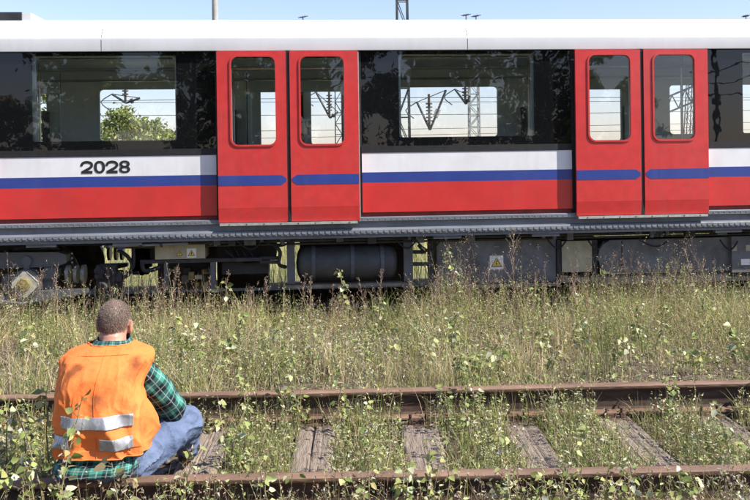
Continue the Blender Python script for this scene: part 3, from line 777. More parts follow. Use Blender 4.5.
    bm = NB(); box(bm, cx - .3, cx + .3, YC - .9, YC + .9, .33, .60); bp('bolster', bm, 'under_black')
    bm = NB(); cyl(bm, (cx + .55, YC - .45, wz), (cx + .55, YC + .45, wz), .24, n=20); bp('traction_motor', bm, 'under_black')
BOGX = on_y(26, 281, YN + .1).x - 1.05
bogie(BOGX); bogie(2 * car.location.x - BOGX)
# pipe runs, junction boxes and drooping cables along the underframe
for dz, rr0, yy in ((-.035, .018, YN + .13), (-.075, .012, YN + .16)):
    bm = NB(); cyl(bm, (BOGX + 2.0, yy, Z_SK + dz), (2 * car.location.x - BOGX - 2.0, yy, Z_SK + dz), rr0, n=8); part('air_pipe', bm, 'dusty_black')
ru2 = random.Random(3)
for u in (232, 250, 288, 340, 372, 420, 470, 510, 570, 612, 655, 690, 722):
    p = on_y(u, 242, YN + .10); bm = NB(); w, h = ru2.uniform(.03, .07), ru2.uniform(.04, .09)
    box(bm, p.x - w, p.x + w, YN + .085, YN + .15, Z_SK - .004 - h, Z_SK - .004); part('junction_box', bm, ru2.choice(['grey_metal', 'dusty_black', 'box_grey']), bevel=.006)
for u0, u1, sag in ((236, 262, 9), (262, 292, 6), (396, 416, 8), (416, 440, 10), (548, 566, 8), (588, 604, 9), (640, 668, 6), (720, 738, 9)):
    hose([(u0, 240, 0), ((u0 * 2 + u1) / 3, 240 + sag * .8, .02), ((u0 + 2 * u1) / 3, 240 + sag, .03), (u1, 241, .02)], .010, 'rubber', YN + .08)
for u in (455, 496, 538):      # lid hinges of the battery box
    c = on_y(u, 246.5, YN + .19); bm = NB(); cyl(bm, (c.x - .03, YN + .183, c.z), (c.x + .03, YN + .183, c.z), .009, n=8); part('hinge', bm, 'worn_grey')

# ------------------------------------------------------------------ plant geometry (numpy)
def unit(v): return v / np.maximum(np.linalg.norm(v, axis=-1, keepdims=True), 1e-9)
class Veg:
    def __init__(self): self.v, self.f, self.c, self.n = [], [], [], 0
    def add(self, V, F, Cc):            # V (N,k,3), F (m,4) local, Cc (N,3)
        N, k = V.shape[:2]
        self.v.append(V.reshape(-1, 3)); self.c.append(np.repeat(Cc, k, 0))
        self.f.append((F[None] + (np.arange(N) * k)[:, None, None] + self.n).reshape(-1, 4)); self.n += N * k
    def build(self, name, m, parent=None):
        me = np_mesh(name, np.concatenate(self.v), np.concatenate(self.f), smooth=False, col=np.clip(np.concatenate(self.c), 0, 1))
        return link(name, me, m, parent)
def blades(veg, base, h, w, az, bend, col, seg=3, droop=1.0, face=None):
    """Curved grass blades: base (N,3), height, width, lean azimuth, lean amount (fraction of height)."""
    N = len(base); d = np.stack([np.cos(az), np.sin(az), np.zeros(N)], -1)
    fa = RNG.uniform(0, 2 * math.pi, N) if face is None else face
    s = np.stack([np.cos(fa), np.sin(fa), np.zeros(N)], -1)
    V = np.zeros((N, 2 * (seg + 1), 3))
    for i in range(seg + 1):
        t = i / seg
        p = base + d * (h * bend * t ** 1.8)[:, None]
        p[:, 2] += h * (t - 0.28 * np.clip(bend, 0, 1.2) * t ** 3 * droop)
        ww = (w * (1 - 0.88 * t ** 1.4))[:, None]
        V[:, 2 * i] = p - s * ww / 2; V[:, 2 * i + 1] = p + s * ww / 2
    F = np.array([[2 * i, 2 * i + 1, 2 * i + 3, 2 * i + 2] for i in range(seg)])
    veg.add(V, F, col)
def leaves(veg, base, d, nrm, L, Wd, col, fold=0.25, curl=0.2):
    """Pointed oval leaves of two folded halves."""
    d = unit(d); s = unit(np.cross(nrm, d)); u = unit(np.cross(d, s)); L = L[:, None]; Wd = Wd[:, None]
    def pt(a, b, c): return base + d * L * a + s * Wd * b + u * (L * c)
    V = np.stack([pt(0, 0, 0), pt(.26, .44, fold * .34), pt(.66, .30, fold * .2 - curl * .25), pt(1, 0, -curl * .7), pt(.66, -.30, fold * .2 - curl * .25), pt(.26, -.44, fold * .34)], 1)
    veg.add(V, np.array([[0, 1, 2, 3], [3, 4, 5, 0]]), col)
def mixcol(N, cols, wts, jit=0.15, rng=RNG):
    k = rng.choice(len(cols), N, p=np.array(wts) / sum(wts)); c = np.array(cols)[k]
    return c * (1 + rng.normal(0, jit, (N, 1))) * (1 + rng.normal(0, jit * .35, (N, 3)))

# ------------------------------------------------------------------ trees
def tree(name, loc, h, w, nleaf, lsize, cols, wts, label, group, crown0=0.22, seed=0, trunk_r=None):
    rg = np.random.default_rng(seed); rr = random.Random(seed)
    z0 = float(ground_z(loc[0], loc[1])) - .05
    t = empty(name, (loc[0], loc[1], z0), 0, label, 'tree', group)
    bm = NB(); tr = trunk_r or h * .014 + .03
    tp = [Vector((0, 0, 0))]
    for i in range(1, 8): tp.append(Vector((rr.gauss(0, .012 * h), rr.gauss(0, .012 * h), h * .92 * i / 7)))
    tube(bm, smooth_path(tp, 3), [tr * (1 - .9 * i / 21) for i in range(22)], 8)
    cl = []
    nb = int(16 + h * 2.2)
    for i in range(nb):
        zz = h * (crown0 + (0.98 - crown0) * (i + rr.random()) / nb); f = (zz / h - crown0) / (1 - crown0)
        env = w / 2 * (math.sin(math.pi * min(1, (f * .86 + .16))) ** .75) * rr.uniform(.55, 1.12)
        a = rr.uniform(0, 2 * math.pi); st = Vector((0, 0, zz * .88)); en = Vector((math.cos(a) * env, math.sin(a) * env, min(zz + env * .35, h)))
        mid = st.lerp(en, .5) + Vector((0, 0, env * .10))
        tube(bm, smooth_path([st, mid, en], 3), [tr * .35 * (1 - .85 * k / 6) * (1.1 - f * .6) for k in range(7)], 5)
        for k in range(5):
            q = st.lerp(en, rr.uniform(.35, 1.05)) + Vector((rr.gauss(0, .1), rr.gauss(0, .1), rr.gauss(.05, .1))) * (w * .35)
            cl.append((q.x, q.y, max(q.z, h * crown0 * .7)))
    obj('trunk', bm, 'bark', t, smooth=True)
    cl = np.array(cl); N = nleaf; k = rg.integers(0, len(cl), N)
    rad = (w * .085 * rg.uniform(.5, 1.3, len(cl)))[k][:, None]
    P = cl[k] + rg.normal(0, 1, (N, 3)) * rad * np.array([1, 1, .75]) * .62
    P[:, 2] = np.maximum(P[:, 2], .3)
    tone = (1 + rg.normal(0, .14, len(cl)))[k][:, None]
    v = Veg(); d = rg.normal(0, 1, (N, 3)); d[:, 2] -= .4
    leaves(v, P, d, rg.normal(0, 1, (N, 3)) + np.array([0, 0, 1.2]), lsize * rg.uniform(.6, 1.3, N), lsize * rg.uniform(.45, .8, N), mixcol(N, cols, wts, .16, rg) * tone)
    v.build('crown', 'tree_leaf', t)
    return t
YG = [(.28, .31, .085), (.20, .25, .07), (.36, .35, .11), (.14, .18, .05)]
DG = [(.05, .075, .025), (.08, .10, .03), (.12, .12, .035), (.16, .12, .04)]
BG = [(.15, .18, .055), (.20, .22, .07), (.30, .26, .085), (.36, .26, .09)]
def at_px(px, dist):
    d = ray(px, 150); t = dist / d.y; return d.x * t, dist
far = [(48, 42, 5.6, 3.4), (62, 46, 5.9, 3.6), (20, 44, 5.2, 3.6), (122, 40, 4.0, 3.2), (138, 43, 3.9, 3.4), (158, 44, 3.6, 3.0), (171, 46, 3.5, 2.6), (92, 48, 4.4, 3.8), (-20, 47, 7, 4.4), (-70, 45, 8, 5)]
for i, (px, dd, h, w) in enumerate(far):
    x, y = at_px(px, dd)
    tree('bushy_tree', (x, y), h + random.uniform(-.2, .2), w, 3600, .17, YG, [4, 3, 3, 1], 'sunlit yellow-green bushy tree seen through the car beyond the tracks', 'trees beyond the metro car', .08, 40 + i)
# wood behind the photographer: it shows as dark reflections in the window glass
back = [(-17, -24, 4.4, 3.2), (-14, -26, 4.6, 3.4), (-10.4, -25, 11.5, 4.6), (-8.6, -20, 11.8, 5.2), (-5, -24, 12.6, 5.6), (-2.4, -20, 10.4, 4.6), (1.6, -22, 10.8, 5.0), (5.2, -20, 12.0, 5.2), (8.4, -23, 12.4, 5.4), (11.6, -21, 11.2, 5.0), (14.8, -25, 5.4, 3.4), (17.2, -26, 5.2, 3.4), (-21, -26, 4.2, 3.6), (-26, -28, 4.8, 3.8)]
for i, (x, y, h, w) in enumerate(back):
    tree('roadside_tree', (x, y), h, w, 9000 if h > 8 else 4200, .27, BG, [4, 4, 3, 2], 'dark autumn tree in the wood mirrored in the car windows', 'trees mirrored in the windows', .12, 80 + i)

# ------------------------------------------------------------------ overhead line structures
def lattice_mast(px, dist, h, w, m, label, lean=0.0, diag=True, step=None):
    x, y = at_px(px, dist); z0 = float(ground_z(x, y))
    t = empty('lattice_mast', (x, y, z0), 0, label, 'mast', 'overhead line masts')
    th = w * .14; taper = .75
    for sx in (-1, 1):
        for sy in (-1, 1):
            bm = NB(); a = Vector((sx * w / 2, sy * w / 2, -.1)); b = Vector((sx * w / 2 * taper + lean, sy * w / 2 * taper, h))
            cyl(bm, a, b, th * .55, n=4); obj('leg', bm, m, t)
    bm = NB(); k = 0; st = step or w * 1.3; z = .3
    while z < h - st:
        def c(sx, sy, zz):
            f = zz / h; ww = w / 2 * (1 - (1 - taper) * f); return Vector((sx * ww + lean * f, sy * ww, zz))
        for sy in (-1, 1):
            if diag: cyl(bm, c(-1 if k % 2 else 1, sy, z), c(1 if k % 2 else -1, sy, z + st), th * .28, n=4)
            cyl(bm, c(-1, sy, z), c(1, sy, z), th * .28, n=4)
        for sx in (-1, 1): cyl(bm, c(sx, -1 if k % 2 else 1, z), c(sx, 1 if k % 2 else -1, z + st), th * .28, n=4)
        z += st; k += 1
    tag(obj('lacing', bm, m, t), kind='stuff')
    return t
def insulator(bm, a, b, r):
    a, b = Vector(a), Vector(b); cyl(bm, a, b, r * .4, n=6)
    for i in range(6): p = a.lerp(b, .2 + .1 * i); q = a.lerp(b, .24 + .1 * i); cyl(bm, p, q, r, n=8)
mm = lattice_mast(404, 30, 11, .40, 'mast_dark', 'dark lattice mast rising above the car roof', 0, True, .95)
lattice_mast(474.5, 30, 6.1, .36, 'mast_pale', 'pale lattice mast seen through the middle window', 0, True, .36)
lattice_mast(339, 34, 6.0, .28, 'mast_dark', 'thin dark lattice mast seen through the door window', 0, True, .4)
lattice_mast(684, 30, 5.8, .24, 'mast_dark', 'dark lattice mast seen through the far door window', .35, True, .4)
# tall concrete pole
x, y = at_px(217, 32); bm = NB(); cyl(bm, (0, 0, -.1), (0, 0, 11.5), .13, .085, n=12); cyl(bm, (0, 0, -.1), (0, 0, .35), .2, n=12)
o = obj('concrete_pole', bm, 'mast_pale', smooth=True); o.location = (x, y, float(ground_z(x, y))); tag(o, 'tall slim pale concrete pole standing behind the car', 'pole')
# V-shaped cantilever brackets with insulators hanging in view of the middle window
def cantilever(pts_px, dist, label, r=.035):
    P = [on_y(u, v, dist) for u, v in pts_px]; o0 = P[1]
    t = empty('cantilever_arm', (o0.x, o0.y, o0.z), 0, label, 'line bracket', 'brackets of the overhead line')
    L = [p - o0 for p in P]
    for a, b in ((L[0], L[1]), (L[1], L[2])):
        bm = NB(); cyl(bm, a, b, r, n=8); obj('strut', bm, 'mast_dark', t)
    bm = NB(); insulator(bm, L[1] + Vector((-.02, 0, .05)), L[1] + Vector((-.02, 0, 1.1)), .10); obj('insulator', bm, 'ceramic', t)
    bm = NB(); d = (L[2] - L[1]); insulator(bm, L[1] + d * .25, L[1] + d * .6, .085); obj('insulator', bm, 'ceramic', t)
    bm = NB(); tube(bm, smooth_path([L[0], L[0] + Vector((-.35, 0, -.25)), L[0] + Vector((-.1, 0, -.5))], 3), r * .5, 5); obj('registration_arm', bm, 'mast_dark', t)
    bm = NB(); cyl(bm, L[0], L[2], r * .4, n=5); obj('tie_rod', bm, 'mast_dark', t)
cantilever([(417, 102), (430, 130), (446, 90)], 28, 'V-shaped line bracket with insulators seen through the middle window')
cantilever([(455, 89), (466, 104), (470, 96)], 29, 'short line bracket fixed to the pale lattice mast')
cantilever([(316, 92), (330, 118), (338, 112)], 33, 'line bracket seen through the left door pair')
cantilever([(112, 94), (126, 103), (140, 98)], 30, 'line bracket seen above the bushes through the first window')
# gantry boom
A, B = on_y(640, 124, 32), on_y(705, 97, 31)
t = empty('gantry_boom', A, 0, 'slanting lattice boom seen through the right hand doors', 'gantry'); D_ = B - A
for dz in (0, .55):
    bm = NB(); cyl(bm, Vector((0, 0, dz)), D_ + Vector((0, 0, dz)), .035, n=5); obj('chord', bm, 'mast_dark', t)
bm = NB()
for i in range(10): cyl(bm, D_ * (i / 10) + Vector((0, 0, .55 * (i % 2))), D_ * ((i + 1) / 10) + Vector((0, 0, .55 * ((i + 1) % 2))), .022, n=5)
obj('lacing', bm, 'mast_dark', t)
# wires
for i, (pv, dd) in enumerate([(99.5, 30), (102, 33), (113.5, 30), (128, 34), (135.5, 36)]):
    p = on_y(375, pv, dd); bm = NB()
    pts = [Vector((x, dd, p.z + .06 * math.cos(x / 6.5 + i))) for x in np.linspace(-26, 26, 27)]
    tube(bm, pts, .010, 5); o = obj('overhead_wire', bm, 'mast_dark'); tag(o, 'thin dark overhead wire strung along the tracks behind the car', 'wire', 'overhead wires')
for u, v, dd in ((303, 17, 26), (466, 15, 26), (476, 16, 26), (746, 16, 26)):
    p = on_y(u, v, dd); bm = NB(); insulator(bm, (-.14, 0, -.02), (.14, 0, .03), .03); cyl(bm, (0, 0, -.5), (0, 0, .0), .015, n=6); cyl(bm, (-.7, 0, -.5), (.7, 0, -.5), .012, n=5)
    o = obj('wire_insulator', bm, 'ceramic'); o.location = p; tag(o, 'small dark insulator on a wire just above the roof line', 'insulator', 'insulators above the roof')
# mast and wires behind the photographer, mirrored in the right hand glass
def back_pt(px, py, dist):       # a point whose mirror image in the side windows lies along a photo direction
    p = on_y(px, py, 2 * YN + dist); return Vector((p.x, 2 * YN - p.y, p.z))
p = back_pt(716, 120, 14); bm = NB(); cyl(bm, (0, 0, -.1), (0, 0, 7.6), .10, .07, n=10)
o = obj('line_pole', bm, 'mast_dark', smooth=True); o.location = (p.x, p.y, float(ground_z(p.x, p.y))); tag(o, 'dark line pole mirrored in the last window', 'pole')
a, b = back_pt(690, 97, 14), back_pt(800, 84, 15)
for k in range(3):
    bm = NB(); tube(bm, [a.lerp(b, q / 8) + Vector((0, 0, .5 * k - .14 * math.sin(q / 8 * math.pi * (1 + k)))) for q in range(9)], .03, 5)
    o = obj('overhead_wire', bm, 'mast_dark'); tag(o, 'looping dark cable mirrored in the last window', 'wire', 'cables mirrored in the last window')

# ------------------------------------------------------------------ the seated worker
def cloth(name, c1, c2, rough=0.85, scale=3.0, bump=0.25, bs=18):
    return mat(name, c1, rough, 0.1, scale, spec=0.25, bump=bump, bscale=bs, col2=c2)
cloth('denim', (0.135, 0.180, 0.285), (0.085, 0.12, 0.21), 0.85, 9, 0.5, 30)
mat('skin', (0.52, 0.27, 0.19), 0.5, 0.08, 12, bump=0.05, bscale=60, col2=(0.40, 0.19, 0.13))
mat('scalp', (0.24, 0.165, 0.130), 0.55, 0.1, 20)
mat('leather', (0.03, 0.022, 0.018), 0.5, 0.2, 12)
mat('eye_white', (0.7, 0.7, 0.68), 0.2, 0.02, 5)
plant_mat('hair_strand', 0.55, 0.0, 0.3)
# vest: fluorescent orange with greasy smudges
m = mat('vest_orange', (0.84, 0.245, 0.070), 0.8, 0.05, 3.5, spec=0.2, bump=0.4, bscale=14, col2=(0.74, 0.175, 0.04))
n_, l_ = m.node_tree.nodes, m.node_tree.links
pb = n_['Principled BSDF']; src = pb.inputs['Base Color'].links[0].from_socket
tcn = n_.new('ShaderNodeTexCoord')
nz = n_.new('ShaderNodeTexNoise'); nz.inputs['Scale'].default_value = 5.5; nz.inputs['Detail'].default_value = 5; nz.inputs['Roughness'].default_value = .62
l_.new(tcn.outputs['Object'], nz.inputs['Vector'])
rp = n_.new('ShaderNodeValToRGB'); rp.color_ramp.elements[0].position = .57; rp.color_ramp.elements[0].color = (0, 0, 0, 1); rp.color_ramp.elements[1].position = .74; rp.color_ramp.elements[1].color = (.8, .8, .8, 1)
SMUDGE_IN = (n_, l_, m, nz, rp, tcn)
mx = n_.new('ShaderNodeMix'); mx.data_type = 'RGBA'; mx.inputs[7].default_value = (.16, .055, .02, 1)
l_.new(rp.outputs[0], mx.inputs[0]); l_.new(src, mx.inputs[6]); l_.new(mx.outputs[2], pb.inputs['Base Color'])
mat('reflective_tape', (0.46, 0.47, 0.50), 0.35, 0.12, 22, metal=0.35, bump=0.3, bscale=14, col2=(0.27, 0.28, 0.31))
# checked shirt: teal and black squares with thin pale lines, woven along the cloth's own UV
m = bpy.data.materials.new('plaid'); m.use_nodes = True; MATS['plaid'] = m
n_, l_ = m.node_tree.nodes, m.node_tree.links; pb = n_['Principled BSDF']; pb.inputs['Roughness'].default_value = .9; pb.inputs['Specular IOR Level'].default_value = .2
uvn = n_.new('ShaderNodeUVMap'); sp = n_.new('ShaderNodeSeparateXYZ'); l_.new(uvn.outputs[0], sp.inputs[0])
def mth(op, a, b=None, c=None):
    k = n_.new('ShaderNodeMath'); k.operation = op
    for i, v in enumerate((a, b, c)):
        if v is None: continue
        if isinstance(v, (int, float)): k.inputs[i].default_value = v
        else: l_.new(v, k.inputs[i])
    return k.outputs[0]
def bands(axis_out, per):
    f = mth('FRACT', mth('DIVIDE', axis_out, per)); wide = mth('LESS_THAN', f, .46)
    thin = mth('LESS_THAN', mth('ABSOLUTE', mth('SUBTRACT', f, .72)), .035); thin2 = mth('LESS_THAN', mth('ABSOLUTE', mth('SUBTRACT', f, .22)), .025)
    return wide, mth('MAXIMUM', thin, thin2)
wu, tu = bands(sp.outputs[0], .082); wv, tv = bands(sp.outputs[1], .082)
dark = mth('MULTIPLY', mth('ADD', wu, wv), .5); line = mth('MAXIMUM', tu, tv)
cr = n_.new('ShaderNodeValToRGB'); cr.color_ramp.interpolation = 'CONSTANT'
e = cr.color_ramp.elements; e[0].position = 0; e[0].color = (.055, .225, .185, 1); e[1].position = .3; e[1].color = (.022, .085, .075, 1)
e2 = e.new(.8); e2.color = (.010, .014, .018, 1)
l_.new(dark, cr.inputs[0]); mx = n_.new('ShaderNodeMix'); mx.data_type = 'RGBA'; l_.new(mth('MULTIPLY', line, .30), mx.inputs[0]); l_.new(cr.outputs[0], mx.inputs[6]); mx.inputs[7].default_value = (.45, .55, .52, 1)
l_.new(mx.outputs[2], pb.inputs['Base Color'])

SX = on_z(102, 472, .1735).x; YS = 4.1975 + math.tan(TA) * SX
def PP(px, py, dy): return on_y(px, py, YS + dy)
person = empty('person', (SX, YS, .1735), 0, 'man in orange safety vest, checked shirt and jeans sitting on the rail, back turned', 'person')
PM = Matrix.Translation(person.location).inverted()
def pobj(name, bm, mats, parent=None, smooth=True):
    bmesh.ops.transform(bm, matrix=PM, verts=bm.verts)
    return obj(name, bm, mats, person if parent is None else parent, smooth)
def ball(bm, c, r, rot=None, n=16):
    r = (r, r, r) if isinstance(r, (int, float)) else r
    M = Matrix.Translation(Vector(c)) @ (rot.to_4x4() if rot else Matrix.Identity(4)) @ Matrix.Diagonal((*r, 1))
    bmesh.ops.create_uvsphere(bm, u_segments=n, v_segments=n // 2 + 2, radius=1, matrix=M)
def limb(bm, a, b, r0, r1, k=9):
    a, b = Vector(a), Vector(b)
    for i in range(k + 1): t = i / k; ball(bm, a.lerp(b, t), r0 + (r1 - r0) * t, n=12)
def remeshed(bm, voxel, smooth_it, fn=None):
    me = bpy.data.meshes.new('tmp'); bm.to_mesh(me); bm.free(); o = bpy.data.objects.new('tmp', me); C.objects.link(o)
    md = o.modifiers.new('r', 'REMESH'); md.mode = 'VOXEL'; md.voxel_size = voxel
    sm = o.modifiers.new('s', 'SMOOTH'); sm.iterations = smooth_it; sm.factor = .5
    bpy.context.view_layer.update()
    me2 = bpy.data.meshes.new_from_object(o.evaluated_get(bpy.context.evaluated_depsgraph_get()))
    bpy.data.objects.remove(o); out = NB(); out.from_mesh(me2); bpy.data.meshes.remove(me2)
    if fn:
        out.normal_update(); mv = [(v, v.co + v.normal * fn(v.co)) for v in out.verts]
        for v, c in mv: v.co = c
    return out
def fold(p, s, f1=9, f2=26):
    return mnoise.noise(Vector((p.x * f1 + s, p.y * f1, p.z * f1 * .6))) + .5 * mnoise.noise(Vector((p.x * f2, p.y * f2 + s, p.z * f2 * .7)))

# joints
HD = PP(114.5, 323.5, .225); NK = PP(112, 347, .16)
SH = {1: PP(136, 369, .125), -1: PP(84, 370, .14)}
EL = {1: PP(172, 409, .27), -1: PP(84, 414, .33)}
HP = {1: PP(131, 461, .06), -1: PP(84, 461, .06)}
KN = {1: PP(186, 424, .33), -1: PP(92, 424, .42)}
WR = {1: PP(150, 414, .47), -1: PP(100, 416, .52)}
AN = {1: KN[1] + Vector((-.04, .33, 0)), -1: KN[-1] + Vector((-.02, .30, 0))}
for s in AN: AN[s].z = .085
def Rz3(a): return Matrix.Rotation(a, 3, 'Z')
HR = Rz3(R(-9)) @ Matrix.Rotation(R(-8), 3, 'X') @ Matrix.Rotation(R(3), 3, 'Y')
HS = 0.98
def hp(x, y, z): return HD + HR @ Vector((x, y, z)) * HS
def hr_(*r): return tuple(c * HS for c in r)
bm = NB()
# head
ball(bm, hp(0, -.008, .022), hr_(.071, .095, .092), HR, 24); ball(bm, hp(0, .02, -.028), hr_(.067, .078, .075), HR, 20); ball(bm, hp(0, .045, -.075), hr_(.046, .045, .035), HR)
ball(bm, hp(0, .098, -.012), hr_(.013, .022, .026), HR); ball(bm, hp(0, .086, .026), hr_(.052, .016, .012), HR); ball(bm, hp(0, .088, -.055), hr_(.024, .014, .010), HR)
for s in (-1, 1):
    ball(bm, hp(s * .080, .006, -.014), hr_(.012, .021, .035), HR @ Matrix.Rotation(R(s * 16), 3, 'Z')); ball(bm, hp(s * .086, -.003, -.002), hr_(.008, .012, .024), HR)
limb(bm, HD + HR @ Vector((0, -.015, -.045)), NK + Vector((0, .0, -.05)), .063, .074, 8)
ball(bm, hp(0, -.068, -.058), hr_(.052, .022, .013), HR)              # fold at the nape
# trunk, arms and legs
limb(bm, NK + Vector((0, -.02, -.08)), PP(106, 400, .06), .10, .13); limb(bm, PP(106, 400, .06), PP(107, 448, .03), .13, .15)
for s in (-1, 1):
    limb(bm, NK + Vector((0, 0, -.06)), SH[s], .075, .062); limb(bm, SH[s], EL[s], .056, .042); limb(bm, EL[s], WR[s], .041, .027)
    limb(bm, PP(107, 450, .04), HP[s], .11, .078); limb(bm, HP[s], KN[s], .072, .056); limb(bm, KN[s], AN[s], .054, .036); limb(bm, AN[s], AN[s] + Vector((0, .14, -.045)), .038, .028)
    # hand resting forward over the knees, five bent fingers
    d = (Vector((-s * .25, 1, -.35))).normalized(); sd = d.cross(Vector((0, 0, 1))).normalized(); up = sd.cross(d).normalized(); w0 = WR[s]
    limb(bm, w0, w0 + d * .075, .026, .030, 4)
    for k, (off, ln) in enumerate(((-.033, .062), (-.011, .074), (.011, .078), (.033, .070))):
        b0 = w0 + d * .085 + sd * off * s; b1 = b0 + d * ln * .5 - up * .008; b2 = b1 + d * ln * .3 - up * ln * .38; b3 = b2 + d * ln * .02 - up * ln * .32
        limb(bm, b0, b1, .0095, .009, 4); limb(bm, b1, b2, .009, .0085, 4); limb(bm, b2, b3, .0085, .0075, 3)
    t0 = w0 + d * .025 + sd * -.03 * s; t1 = t0 + d * .035 - sd * .026 * s - up * .012; t2 = t1 + d * .03 - up * .016
    limb(bm, t0, t1, .013, .0105, 4); limb(bm, t1, t2, .0105, .009, 4)
body = remeshed(bm, .0065, 4)
pobj('body', body, 'skin')
for s in (-1, 1):
    bm = NB(); ball(bm, hp(s * .032, .086, .006), .011, None, 12); pobj('eye', bm, 'eye_white')
# short cropped hair: a thin cap plus strands
rg = np.random.default_rng(5)
N = 26000; u = unit(rg.normal(0, 1, (N, 3))); hl = np.where(u[:, 1] < -.1, -.86, -.42 + np.clip(u[:, 1], 0, 1) * 1.1); u = u[u[:, 2] > hl + rg.exponential(.22, len(u))]
ell = np.array([.0722, .0962, .0932]); low = u[:, 2] < -.2
P = u * ell; P[:, 1] -= .008; P[:, 2] += .022; P *= HS
nn = unit(u / ell); HRn = np.array(HR)
# towards the nape the strands follow the neck instead of the skull
P[low, 2] = P[low, 2] * 1.02
P = P @ HRn.T + np.array(HD - person.location); nn = nn @ HRn.T
flow = unit(np.array([0.15, -.5, -.8]) + rg.normal(0, .35, nn.shape)); d = unit(nn * .55 + flow * .8)
ln = rg.uniform(.006, .012, len(P)); sd = unit(np.cross(d, rg.normal(0, 1, nn.shape))) * .00042
V = np.stack([P - sd - nn * .002, P + sd - nn * .002, P + d * ln[:, None] + sd * .4, P + d * ln[:, None] - sd * .4], 1)
hv = Veg(); hv.add(V, np.array([[0, 1, 2, 3]]), mixcol(len(P), [(.21, .165, .135), (.25, .20, .165), (.33, .28, .245), (.16, .125, .10)], [4, 4, 3, 2], .2, rg))
hair = hv.build('hair', 'hair_strand', person)
bm = NB(); ball(bm, hp(0, -.008, .0225), hr_(.0720, .0960, .0930), HR, 28)
cut = [v for v in bm.verts if (HR.transposed() @ (v.co - HD)).z < -.012 + max(0, (HR.transposed() @ (v.co - HD)).y) * .95]
bmesh.ops.delete(bm, geom=cut, context='VERTS'); pobj('scalp', bm, 'scalp', hair)

# trousers
bm = NB(); ball(bm, PP(107, 455, .04), (.185, .15, .115)); 
for s in (-1, 1):
    limb(bm, HP[s], KN[s], .104, .079, 12); limb(bm, KN[s], AN[s], .076, .060, 10); ball(bm, KN[s] + Vector((s * .004, .01, .012)), .08)
tr = remeshed(bm, .0075, 5, lambda p: .007 * fold(p, 3, 10, 30) + .012 * (max(0, .32 - abs(mnoise.noise(Vector((p.x * 9 + 2, p.y * 6, p.z * 16))))) / .32) ** 2 - .005)
pobj('trousers', tr, 'denim')
for s in (-1, 1):
    bm = NB(); a = AN[s]; 
    limb(bm, a + Vector((0, -.03, -.025)), a + Vector((s * .01, .15, -.045)), .044, .040, 6); ball(bm, a + Vector((s * .01, .17, -.05)), (.044, .06, .032)); limb(bm, a + Vector((0, -.01, .05)), a, .046, .046, 4)
    pobj('boot', remeshed(bm, .007, 3), 'leather')

# ring-lofted garments
def ringfn(rows):
    """rows of (py, px_left, px_right, dy, depth): returns f(theta, t) -> world point; theta 0 = right, 270deg = back."""
    K = []
    for py, pl, pr, dy, dp in rows:
        a, b = PP(pl, py, dy), PP(pr, py, dy); c_ = PP((pl + pr) / 2, py, dy - dp * .9)      # the hem and folds are seen on the back
        K.append(((a.x + b.x) / 2, YS + dy, c_.z, (b.x - a.x) / 2, dp))
    K = np.array(K)
    def f(th, t):
        x = t * (len(K) - 1); i = int(min(max(math.floor(x), 0), len(K) - 2)); u = x - i
        a, b, c, d = K[max(i - 1, 0)], K[i], K[i + 1], K[min(i + 2, len(K) - 1)]
        cx, cy, cz, ra, rb = .5 * ((2 * b) + (c - a) * u + (2 * a - 5 * b + 4 * c - d) * u * u + (3 * b - a - 3 * c + d) * u ** 3)
        q = 2.5; co, si = math.cos(th), math.sin(th)
        ex = math.copysign(abs(co) ** (2 / q), co); ey = math.copysign(abs(si) ** (2 / q), si)
        return Vector((cx + ra * ex, cy + rb * ey, cz))
    return f
VEST = ringfn([(459, 58, 148, .02, .170), (449, 58, 147, .022, .174), (437, 58, 146, .025, .176), (424, 58, 145, .03, .176), (410, 58, 143, .04, .172), (395, 57, 143, .055, .166), (380, 57.5, 148, .08, .158), (368, 59.5, 152, .10, .148), (360, 63, 152, .118, .138), (354, 70, 148.5, .132, .126), (349.5, 81, 140, .145, .110), (345.5, 91, 132, .155, .092)])
def vest_pt(th, t, off=0.0):
    p = VEST(th, t); c = VEST(th + math.pi, t); n = (p - c); n.z = 0; n.normalize()
    low = max(0, 1 - t * 1.6)
    w = .013 * mnoise.noise(Vector((math.cos(th) * 2.2, math.sin(th) * 2.2, t * 2.6 + 7))) * (1 + low)
    w += .006 * math.sin(th * 9 + 5 * t + 3 * mnoise.noise(Vector((th * 1.3, t * 4, 1)))) * (.35 + low)
    w += .008 * math.sin(t * 17 + 2.2 * math.cos(th * 2) + 2 * mnoise.noise(Vector((th, t * 3, 9)))) * (1 if .08 < t < .8 else .3)
    rd = abs(mnoise.noise(Vector((math.cos(th) * 2.4 + 3, math.sin(th) * 2.4 + t * 2.4, t * 4.2))))
    w += .0065 * (max(0, .26 - rd) / .26) ** 2 * (.4 + low)
    rd2 = abs(mnoise.noise(Vector((math.cos(th) * 5 - t * 3, math.sin(th) * 5, t * 5 + 20))))
    w += .0028 * (max(0, .22 - rd2) / .22) ** 2
    # loose open front edge standing off at the right hip
    fl = math.exp(-((th - .25) / .34) ** 2) * max(0, math.sin(min(1, max(0, (t - .02) / .34)) * math.pi)) * .055
    fl2 = math.exp(-((th - math.pi * 2 - .25) / .34) ** 2) * max(0, math.sin(min(1, max(0, (t - .02) / .34)) * math.pi)) * .055
    return p + n * (w + fl + fl2 + off)
